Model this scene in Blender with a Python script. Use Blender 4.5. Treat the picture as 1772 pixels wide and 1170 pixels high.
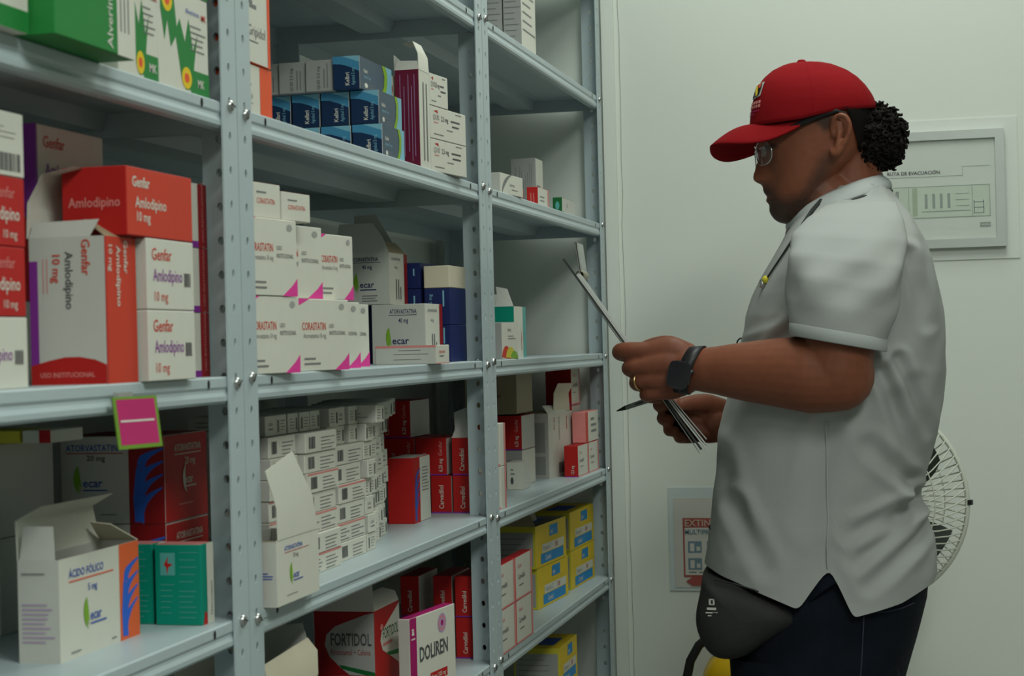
# Pharmacy store room: steel shelving full of medicine boxes, a man in a red cap
# checking a clipboard, far wall with evacuation chart, extinguisher and fan.
import bpy, bmesh, math, random
import numpy as np
from mathutils import Vector, Matrix

for o in list(bpy.data.objects):
    bpy.data.objects.remove(o, do_unlink=True)
scene = bpy.context.scene
COL = scene.collection

# ------------------------------------------------------------------ camera
cd = bpy.data.cameras.new('camera')
cam = bpy.data.objects.new('camera', cd); COL.objects.link(cam)
cd.sensor_fit = 'HORIZONTAL'; cd.sensor_width = 36; cd.lens = 63.4044
cd.clip_start = .05; cd.clip_end = 60
rot = Matrix([[0.972707, 0.024862, 0.230701], [0.230698, 0.003031, -0.973021], [-0.02489, 0.999686, -0.002787]])
cam.matrix_world = Matrix.Translation((0, 0, 1.28)) @ rot.to_4x4()
cd.dof.use_dof = True; cd.dof.focus_distance = 2.66; cd.dof.aperture_fstop = 16
scene.camera = cam

# ------------------------------------------------------------------ world, exposure, lamps
w = bpy.data.worlds.new('world'); scene.world = w; w.use_nodes = True
w.node_tree.nodes['Background'].inputs[0].default_value = (.80, .90, .88, 1)
w.node_tree.nodes['Background'].inputs[1].default_value = .10
vs = scene.view_settings
vs.view_transform = 'Standard'; vs.look = 'None'; vs.gamma = 1; vs.exposure = -0.10
vs.use_curve_mapping = False
# ceiling LED panels: (x, y, size x, size y, watts)
LAMPS = [(.85, .20, .60, 1.20, 38.0), (-.04, 2.45, .60, 1.20, 12.4), (.45, -1.35, .60, 1.20, 22.0)]
ROOM_H = 2.85
LAMP_COL = (.93, 1.0, .93)
for i, (lx, ly, sx, sy, wt) in enumerate(LAMPS):
    ld = bpy.data.lights.new('panel_light', 'AREA'); ld.shape = 'RECTANGLE'
    ld.size = sx; ld.size_y = sy; ld.energy = wt; ld.color = LAMP_COL
    lo = bpy.data.objects.new('panel_light', ld); COL.objects.link(lo)
    lo.location = (lx, ly, ROOM_H - .035)

# ------------------------------------------------------------------ materials
MATS = {}
def mat(name, col, rough=.55, metal=0, var=.06, scale=40, bump=0, bscale=200, trans=0, spec=.5, alpha=1, ior=1.45):
    if name in MATS: return MATS[name]
    m = bpy.data.materials.new(name); m.use_nodes = True
    nt = m.node_tree; b = nt.nodes['Principled BSDF']
    b.inputs['Roughness'].default_value = rough; b.inputs['Metallic'].default_value = metal
    b.inputs['Specular IOR Level'].default_value = spec; b.inputs['IOR'].default_value = ior
    b.inputs['Transmission Weight'].default_value = trans; b.inputs['Alpha'].default_value = alpha
    tc = nt.nodes.new('ShaderNodeTexCoord')
    nz = nt.nodes.new('ShaderNodeTexNoise'); nz.inputs['Scale'].default_value = scale
    nz.inputs['Detail'].default_value = 4
    nt.links.new(tc.outputs['Object'], nz.inputs['Vector'])
    mx = nt.nodes.new('ShaderNodeMix'); mx.data_type = 'RGBA'
    c = list(col) + [1] if len(col) == 3 else list(col)
    mx.inputs[6].default_value = [max(0, x * (1 - var)) for x in c[:3]] + [1]
    mx.inputs[7].default_value = [min(1, x * (1 + var)) for x in c[:3]] + [1]
    nt.links.new(nz.outputs['Fac'], mx.inputs[0]); nt.links.new(mx.outputs[2], b.inputs['Base Color'])
    if bump:
        n2 = nt.nodes.new('ShaderNodeTexNoise'); n2.inputs['Scale'].default_value = bscale
        nt.links.new(tc.outputs['Object'], n2.inputs['Vector'])
        bp = nt.nodes.new('ShaderNodeBump'); bp.inputs['Strength'].default_value = bump
        bp.inputs['Distance'].default_value = .002
        nt.links.new(n2.outputs['Fac'], bp.inputs['Height']); nt.links.new(bp.outputs[0], b.inputs['Normal'])
    MATS[name] = m
    return m

INK = {   # printed card colours (linear)
 'white': (.67, .66, .575), 'cream': (.66, .60, .46), 'offw': (.56, .55, .50), 'grey': (.36, .36, .34), 'kraft': (.36, .30, .19),
 'red': (.47, .015, .013), 'dred': (.28, .008, .011), 'orange': (.80, .10, .03), 'oran2': (.76, .13, .035), 'coral': (.60, .050, .024),
 'purple': (.24, .03, .30), 'pink': (.78, .05, .33), 'rose': (.70, .25, .23), 'maroon': (.15, .008, .035), 'mag': (.36, .008, .12),
 'navy': (.012, .022, .11), 'blue': (.03, .09, .42), 'sky': (.06, .26, .44), 'skyl': (.22, .48, .60), 'deep': (.008, .03, .085), 'slate': (.075, .11, .15), 'tagpink': (.48, .03, .15), 'hazyred': (.36, .085, .075), 'hazytan': (.50, .36, .28), 'hazyblue': (.16, .24, .29),  # sign inks washed out: the clear sleeve's haze is put into the colour
 'green': (.02, .22, .045), 'lime': (.24, .42, .03), 'dgreen': (.01, .12, .03), 'teal': (.0, .25, .17), 'mint': (.10, .38, .35),
 'yellow': (.80, .56, .015), 'yel2': (.62, .55, .05), 'cyan': (.015, .26, .60), 'black': (.015, .015, .018), 'dgrey': (.08, .08, .085), 'mgrey': (.20, .20, .20),
 'hblue': (.03, .13, .62), 'lgreen': (.20, .42, .04), 'lilac': (.45, .30, .52),
}
def ink(k):
    return mat('print_' + k, INK[k], rough=.5, var=.03, scale=60, spec=.3)

STEEL = mat('painted_steel', (.44, .52, .54), rough=.38, var=.05, scale=18, bump=.03, bscale=350)
STEELB = mat('painted_steel_brace', (.40, .47, .49), rough=.42, var=.05, scale=18)
ZINC = mat('zinc_bolt', (.52, .53, .52), rough=.3, metal=1, var=.15, scale=300)

# ------------------------------------------------------------------ object helpers
def link(name, me, parent=None, mats=()):
    o = bpy.data.objects.new(name, me); COL.objects.link(o)
    for m in mats:
        if m.name not in [x.name for x in me.materials if x]: me.materials.append(m)
    if parent: o.parent = parent
    return o
def tag(o, label=None, cat=None, group=None, kind=None):
    if label: o['label'] = label
    if cat: o['category'] = cat
    if group: o['group'] = group
    if kind: o['kind'] = kind
    return o
def empty(name, loc=(0, 0, 0), rz=0):
    o = bpy.data.objects.new(name, None); COL.objects.link(o); o.location = loc; o.rotation_euler = (0, 0, rz)
    o.empty_display_size = .05
    return o
class G:
    """collects polygons with material names, builds one mesh"""
    def __init__(s): s.v = []; s.f = []; s.m = []; s.ms = []; s.sm = []
    def mi(s, m):
        if m not in s.ms: s.ms.append(m)
        return s.ms.index(m)
    def poly(s, pts, m, smooth=False):
        b = len(s.v); s.v += [tuple(p) for p in pts]; s.f.append(tuple(range(b, b + len(pts)))); s.m.append(s.mi(m)); s.sm.append(smooth)
    def faces(s, verts, faces, m, smooth=False):
        b = len(s.v); s.v += [tuple(p) for p in verts]; k = s.mi(m)
        for f in faces: s.f.append(tuple(b + i for i in f)); s.m.append(k); s.sm.append(smooth)
    def box(s, a, b, m):
        x0, y0, z0 = a; x1, y1, z1 = b
        v = [(x0,y0,z0),(x1,y0,z0),(x1,y1,z0),(x0,y1,z0),(x0,y0,z1),(x1,y0,z1),(x1,y1,z1),(x0,y1,z1)]
        s.faces(v, [(0,3,2,1),(4,5,6,7),(0,1,5,4),(1,2,6,5),(2,3,7,6),(3,0,4,7)], m)
    def grid(s, P, m, smooth=True, cu=False, cv=False, flip=False):
        nu = len(P); nv = len(P[0]); v = [p for row in P for p in row]; fs = []
        for i in range(nu if cu else nu - 1):
            for j in range(nv if cv else nv - 1):
                a = i*nv+j; b = ((i+1) % nu)*nv+j; c = ((i+1) % nu)*nv+(j+1) % nv; d = i*nv+(j+1) % nv
                fs.append((a, d, c, b) if flip else (a, b, c, d))
        s.faces(v, fs, m, smooth)
    def tube(s, pts, rad, m, n=8, caps=True, smooth=True, closed=False, flat=None):
        pts = [Vector(p) for p in pts]; k = len(pts)
        if not hasattr(rad, '__len__'): rad = [rad]*k
        rows = []; prev = None
        for i, p in enumerate(pts):
            if closed: t = (pts[(i+1) % k]-pts[i-1]).normalized()
            else: t = (pts[min(i+1, k-1)]-pts[max(i-1, 0)]).normalized()
            if prev is None:
                a = Vector((0, 0, 1)) if abs(t.z) < .9 else Vector((0, 1, 0))
            else: a = prev
            x = (a - t*a.dot(t)).normalized(); y = t.cross(x); prev = x
            r = rad[i]; rx, ry = (r if hasattr(r, '__len__') else (r, r))
            rows.append([tuple(p + x*rx*math.cos(2*math.pi*j/n) + y*ry*math.sin(2*math.pi*j/n)) for j in range(n)])
        s.grid(rows, m, smooth, cu=closed, cv=True, flip=True)
        if caps and not closed:
            s.poly(rows[0], m); s.poly(rows[-1][::-1], m)
    def lathe(s, prof, m, o=(0,0,0), n=24, axis='z', smooth=True):
        rows = []
        for r, h in prof:
            row = []
            for j in range(n):
                c, d = r*math.cos(2*math.pi*j/n), r*math.sin(2*math.pi*j/n)
                p = {'z': (c, d, h), 'x': (h, c, d), 'y': (c, h, d)}[axis]
                row.append((o[0]+p[0], o[1]+p[1], o[2]+p[2]))
            rows.append(row)
        s.grid(rows, m, smooth, cv=True, flip=(axis != 'y'))
    def mesh(s, name):
        me = bpy.data.meshes.new(name); me.from_pydata(s.v, [], s.f); me.update()
        for m in s.ms: me.materials.append(m)
        me.polygons.foreach_set('material_index', s.m); me.polygons.foreach_set('use_smooth', s.sm)
        return me
    def build(s, name, parent=None):
        return link(name, s.mesh(name), parent)

def bevel_me(me, w, seg=1):
    bm = bmesh.new(); bm.from_mesh(me); bmesh.ops.remove_doubles(bm, verts=bm.verts, dist=1e-5)
    bmesh.ops.bevel(bm, geom=bm.edges[:], offset=w, segments=seg, affect='EDGES', profile=.6)
    bm.to_mesh(me); bm.free()
    return me

_T = {}
def text_geo(txt, bold=0):
    """triangulated outline of a text of height 1 (cap height), left aligned at 0"""
    k = (txt, bold)
    if k in _T: return _T[k]
    cu = bpy.data.curves.new('t', 'FONT'); cu.body = txt; cu.resolution_u = 2; cu.offset = bold; cu.fill_mode = 'FRONT'
    o = bpy.data.objects.new('t', cu); COL.objects.link(o)
    dg = bpy.context.evaluated_depsgraph_get(); me = bpy.data.meshes.new_from_object(o.evaluated_get(dg))
    v = np.array([(a.co.x, a.co.y) for a in me.vertices]) if len(me.vertices) else np.zeros((0, 2))
    f = [tuple(p.vertices) for p in me.polygons]
    bpy.data.objects.remove(o); bpy.data.curves.remove(cu); bpy.data.meshes.remove(me)
    v = v/.70
    if len(v): v[:, 0] -= v[:, 0].min()
    _T[k] = (v, f)
    return _T[k]
def put_text(g, txt, org, U, V, size, m, rot=0, align='l', sx=1, bold=0, maxw=None):
    """flat lettering: origin org, text axes U (right) V (up), cap height size"""
    v, f = text_geo(txt, bold)
    if not len(v): return
    wd = v[:, 0].max()*size*sx
    if maxw and wd > maxw: sx *= maxw/wd; wd = maxw
    a = v[:, 0]*size*sx; b = v[:, 1]*size
    if align == 'c': a = a - wd/2
    elif align == 'r': a = a - wd
    c, d = math.cos(rot), math.sin(rot)
    p = a*c - b*d; q = a*d + b*c
    org = np.array(org); P = org + np.outer(p, np.array(U)) + np.outer(q, np.array(V))
    g.faces([tuple(x) for x in P], f, m)

# ------------------------------------------------------------------ room shell
XW, YB, XR, YF = -.955, 3.405, 2.6, -2.6
WALL = mat('wall_paint', (.70, .73, .67), rough=.75, var=.025, scale=2.2, bump=.05, bscale=60)
FLOOR = mat('floor_tile', (.22, .22, .20), rough=.3, var=.08, scale=5)
CEIL = mat('ceiling_paint', (.80, .81, .78), rough=.9, var=.02)
def slab(name, a, b, m, parent=None):
    g = G(); g.box(a, b, m); o = g.build(name, parent)
    if not parent: o['kind'] = 'structure'
    return o
slab('floor', (XW-.1, YF-.1, -.1), (XR+.1, YB+.1, 0), FLOOR)
slab('ceiling', (XW-.1, YF-.1, ROOM_H), (XR+.1, YB+.1, ROOM_H+.1), CEIL)
slab('wall_left', (XW-.1, YF-.1, 0), (XW, YB+.1, ROOM_H), WALL)
slab('wall_back', (XW, YB, 0), (XR, YB+.1, ROOM_H), WALL)
GREYW = mat('grey_wall_paint', (.30, .32, .30), rough=.8, var=.03, scale=3)
slab('wall_right', (XR, YF-.1, 0), (XR+.1, YB+.1, ROOM_H), GREYW)
slab('wall_front', (XW, YF-.1, 0), (XR, YF, ROOM_H), GREYW)
# narrow plaster strip beside the last shelf post, with a hairline joint
g = G(); g.box((-.6155, YB-.010, 0), (-.592, YB, ROOM_H), WALL); o = g.build('trim_1'); o['kind'] = 'structure'
g = G()
jm = mat('joint_crack', (.30, .31, .27), rough=.9)
random.seed(3); pz = 0
pts = []
while pz < ROOM_H:
    pts.append((-.584+random.uniform(-.002, .002), YB-.0004, pz)); pz += .06
for p, q in zip(pts[:-1], pts[1:]):
    g.poly([(p[0]-.0005, p[1], p[2]), (p[0]+.0005, p[1], p[2]), (q[0]+.0005, q[1], q[2]), (q[0]-.0005, q[1], q[2])], jm)
o = g.build('trim_2'); o['kind'] = 'structure'
g = G(); g.box((-.580, YB-.012, 0), (XR, YB, .08), CEIL); o = g.build('baseboard_back'); o['kind'] = 'structure'
# LED panels in the ceiling
LED = bpy.data.materials.new('led_diffuser'); LED.use_nodes = True
bb = LED.node_tree.nodes['Principled BSDF']; bb.inputs['Base Color'].default_value = (.9, .9, .88, 1)
bb.inputs['Emission Color'].default_value = (.93, 1, .93, 1); bb.inputs['Emission Strength'].default_value = 2.5
for i, (lx, ly, sx, sy, wt) in enumerate(LAMPS):
    e = empty('ceiling_light', (lx, ly, ROOM_H))
    tag(e, ['white flat ceiling light panel over the front of the aisle', 'white flat ceiling light panel above the man', 'white flat ceiling light panel behind the camera'][i], 'light')
    g = G(); g.box((-sx/2, -sy/2, -.020), (sx/2, sy/2, -.002), LED); g.build('diffuser', e)
    g = G()
    for a, b in (((-sx/2-.02, -sy/2-.02), (sx/2+.02, -sy/2)), ((-sx/2-.02, sy/2), (sx/2+.02, sy/2+.02)), ((-sx/2-.02, -sy/2), (-sx/2, sy/2)), ((sx/2, -sy/2), (sx/2+.02, sy/2))):
        g.box((a[0], a[1], -.026), (b[0], b[1], -.001), CEIL)
    g.build('frame', e)

# ------------------------------------------------------------------ steel shelving
XF = -.6165; XBK = -.923
SHZ = [1.28+z for z in (.690, .463, .222, -.0235, -.241, -.446, -.660, -.875, -1.09)]
POST_TOP = 2.12; PW = .034; TH = .0016; PITCH = .031
def flange(g, u0, u1, z0, z1, place, m):
    """perforated sheet: u across, z up; place(u, z, layer) -> point"""
    n = int((z1-z0)/PITCH); uc = (u0+u1)/2; a = .0030; b = .0042
    for i in range(n):
        za, zb = z0+i*PITCH, z0+(i+1)*PITCH; zc = (za+zb)/2
        out = [(u1, zc), (u1, zb), (uc, zb), (u0, zb), (u0, zc), (u0, za), (uc, za), (u1, za)]
        inn = [(uc+a*math.cos(t*math.pi/4), zc+b*math.sin(t*math.pi/4)) for t in range(8)]
        for lay in (0, 1):
            V = [place(u, z, lay) for u, z in out+inn]
            F = [(k, (k+1) % 8, 8+(k+1) % 8, 8+k) for k in range(8)]
            g.faces(V, [f if lay == 0 else f[::-1] for f in F], m)
        V = [place(u, z, 0) for u, z in inn]+[place(u, z, 1) for u, z in inn]
        g.faces(V, [(k, (k+1) % 8, 8+(k+1) % 8, 8+k) for k in range(8)], m)
    for u in (u0, u1):
        g.poly([place(u, z0, 0), place(u, z0, 1), place(u, z0+n*PITCH, 1), place(u, z0+n*PITCH, 0)], m)
_pm = {}
def post_mesh(sx, sy):
    """L post; corner at origin; flanges run to +/-y (along the shelf face) and -x*sx (depth)"""
    if (sx, sy) in _pm: return _pm[(sx, sy)]
    g = G()
    flange(g, 0, PW, 0, POST_TOP, lambda u, z, l: (-sx*l*TH, sy*u, z), STEEL)
    flange(g, TH, PW, 0, POST_TOP, lambda u, z, l: (-sx*u, sy*l*TH, z), STEEL)
    me = g.mesh('post'); _pm[(sx, sy)] = me
    return me
def shelf_mesh(L):
    g = G(); x0, x1 = XBK+.003, XF-.0022; y0, y1 = .0022, L-.0022
    # front lip profile (x, z) from the tray surface over the lip and back underneath
    pr = [(x1-.030, 0), (x1-.0015, 0), (x1, -.0015), (x1, -.009), (x1-.0012, -.0115), (x1-.0010, -.014), (x1+.0004, -.0175), (x1+.0002, -.0215), (x1-.002, -.0240), (x1-.012, -.0240), (x1-.012, -.0228), (x1-.0025, -.0228), (x1-.0028, -.002), (x1-.030, -.0012)]
    rows = [[(x, y, z) for x, z in pr] for y in (y0, y1)]
    g.grid(rows, STEEL, smooth=False)
    for y in (y0, y1): g.poly([(x, y, z) for x, z in pr], STEEL)
    # tray
    g.box((x0, y0, -.0012), (x1-.030, y1, 0), STEEL)
    # back and end lips
    g.box((x0, y0, -.024), (x0+.0012, y1, -.0012), STEEL)
    for y in (y0, y1-.0012): g.box((x0+.0012, y, -.024), (x1-.004, y+.0012, -.0012), STEEL)
    return g.mesh('shelf')
def lip_holes(L):
    g = G(); x = XF-.0015; dk = mat('hole_dark', (.01, .01, .012), rough=.9)
    for y in (.075, L-.075):
        g.poly([(x-.0004, y+.0028*math.cos(t*math.pi/4), -.0062+.0042*math.sin(t*math.pi/4)) for t in range(8)], dk)
    return g.mesh('lip_holes')
def brace_mesh(L):
    g = G(); xc = (XF+XBK)/2; y0, y1 = .004, L-.004
    pr = [(xc-.045, -.0014), (xc-.028, -.0014), (xc-.022, -.017), (xc+.022, -.017), (xc+.028, -.0014), (xc+.045, -.0014)]
    g.grid([[(x, y, z) for x, z in pr] for y in (y0, y1)], STEELB, smooth=False)
    return g.mesh('stiffener')
BOLT = G(); BOLT.lathe([(0, .0042), (.0028, .0040), (.0046, .0028), (.0054, .0010), (.0054, 0)], ZINC, n=14, axis='x')
BOLT.box((.0035, -.0042, -.0006), (.0044, .0042, .0006), mat('bolt_slot', (.05, .05, .05), rough=.6))
BOLT_ME = BOLT.mesh('bolt')
BAYS = [(.615, 1.538, 'grey steel shelving unit nearest the camera at the left edge'),
        (1.540, 2.461, 'grey steel shelving unit in the middle of the row'),
        (2.463, 3.380, 'grey steel shelving unit farthest away against the end wall')]
SM, BM, HM = {}, {}, {}
for y0, y1, lab in BAYS:
    L = y1-y0
    e = empty('shelving_unit', (0, y0, 0)); tag(e, lab, 'shelving', 'steel shelving units in a row')
    for sx, x in ((1, XF), (-1, XBK)):
        for sy, y in ((1, 0), (-1, L)):
            p = link('post', post_mesh(sx, sy), e); p.location = (x, y, 0)
    sm = shelf_mesh(L); bm_ = brace_mesh(L); hm = lip_holes(L)
    for i, z in enumerate(SHZ):
        s = link('shelf', sm, e); s.location = (0, 0, z)
        b = link('stiffener', bm_, s)
        b = link('lip_holes', hm, s)
        for y in (.017, L-.017):
            bo = link('bolt', BOLT_ME, e); bo.location = (XF+.0002, y, z-.0062+(0.004 if (i+int(y > .1)) % 2 else 0)); bo.rotation_euler = (random.uniform(0, 3), 0, 0)

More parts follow.
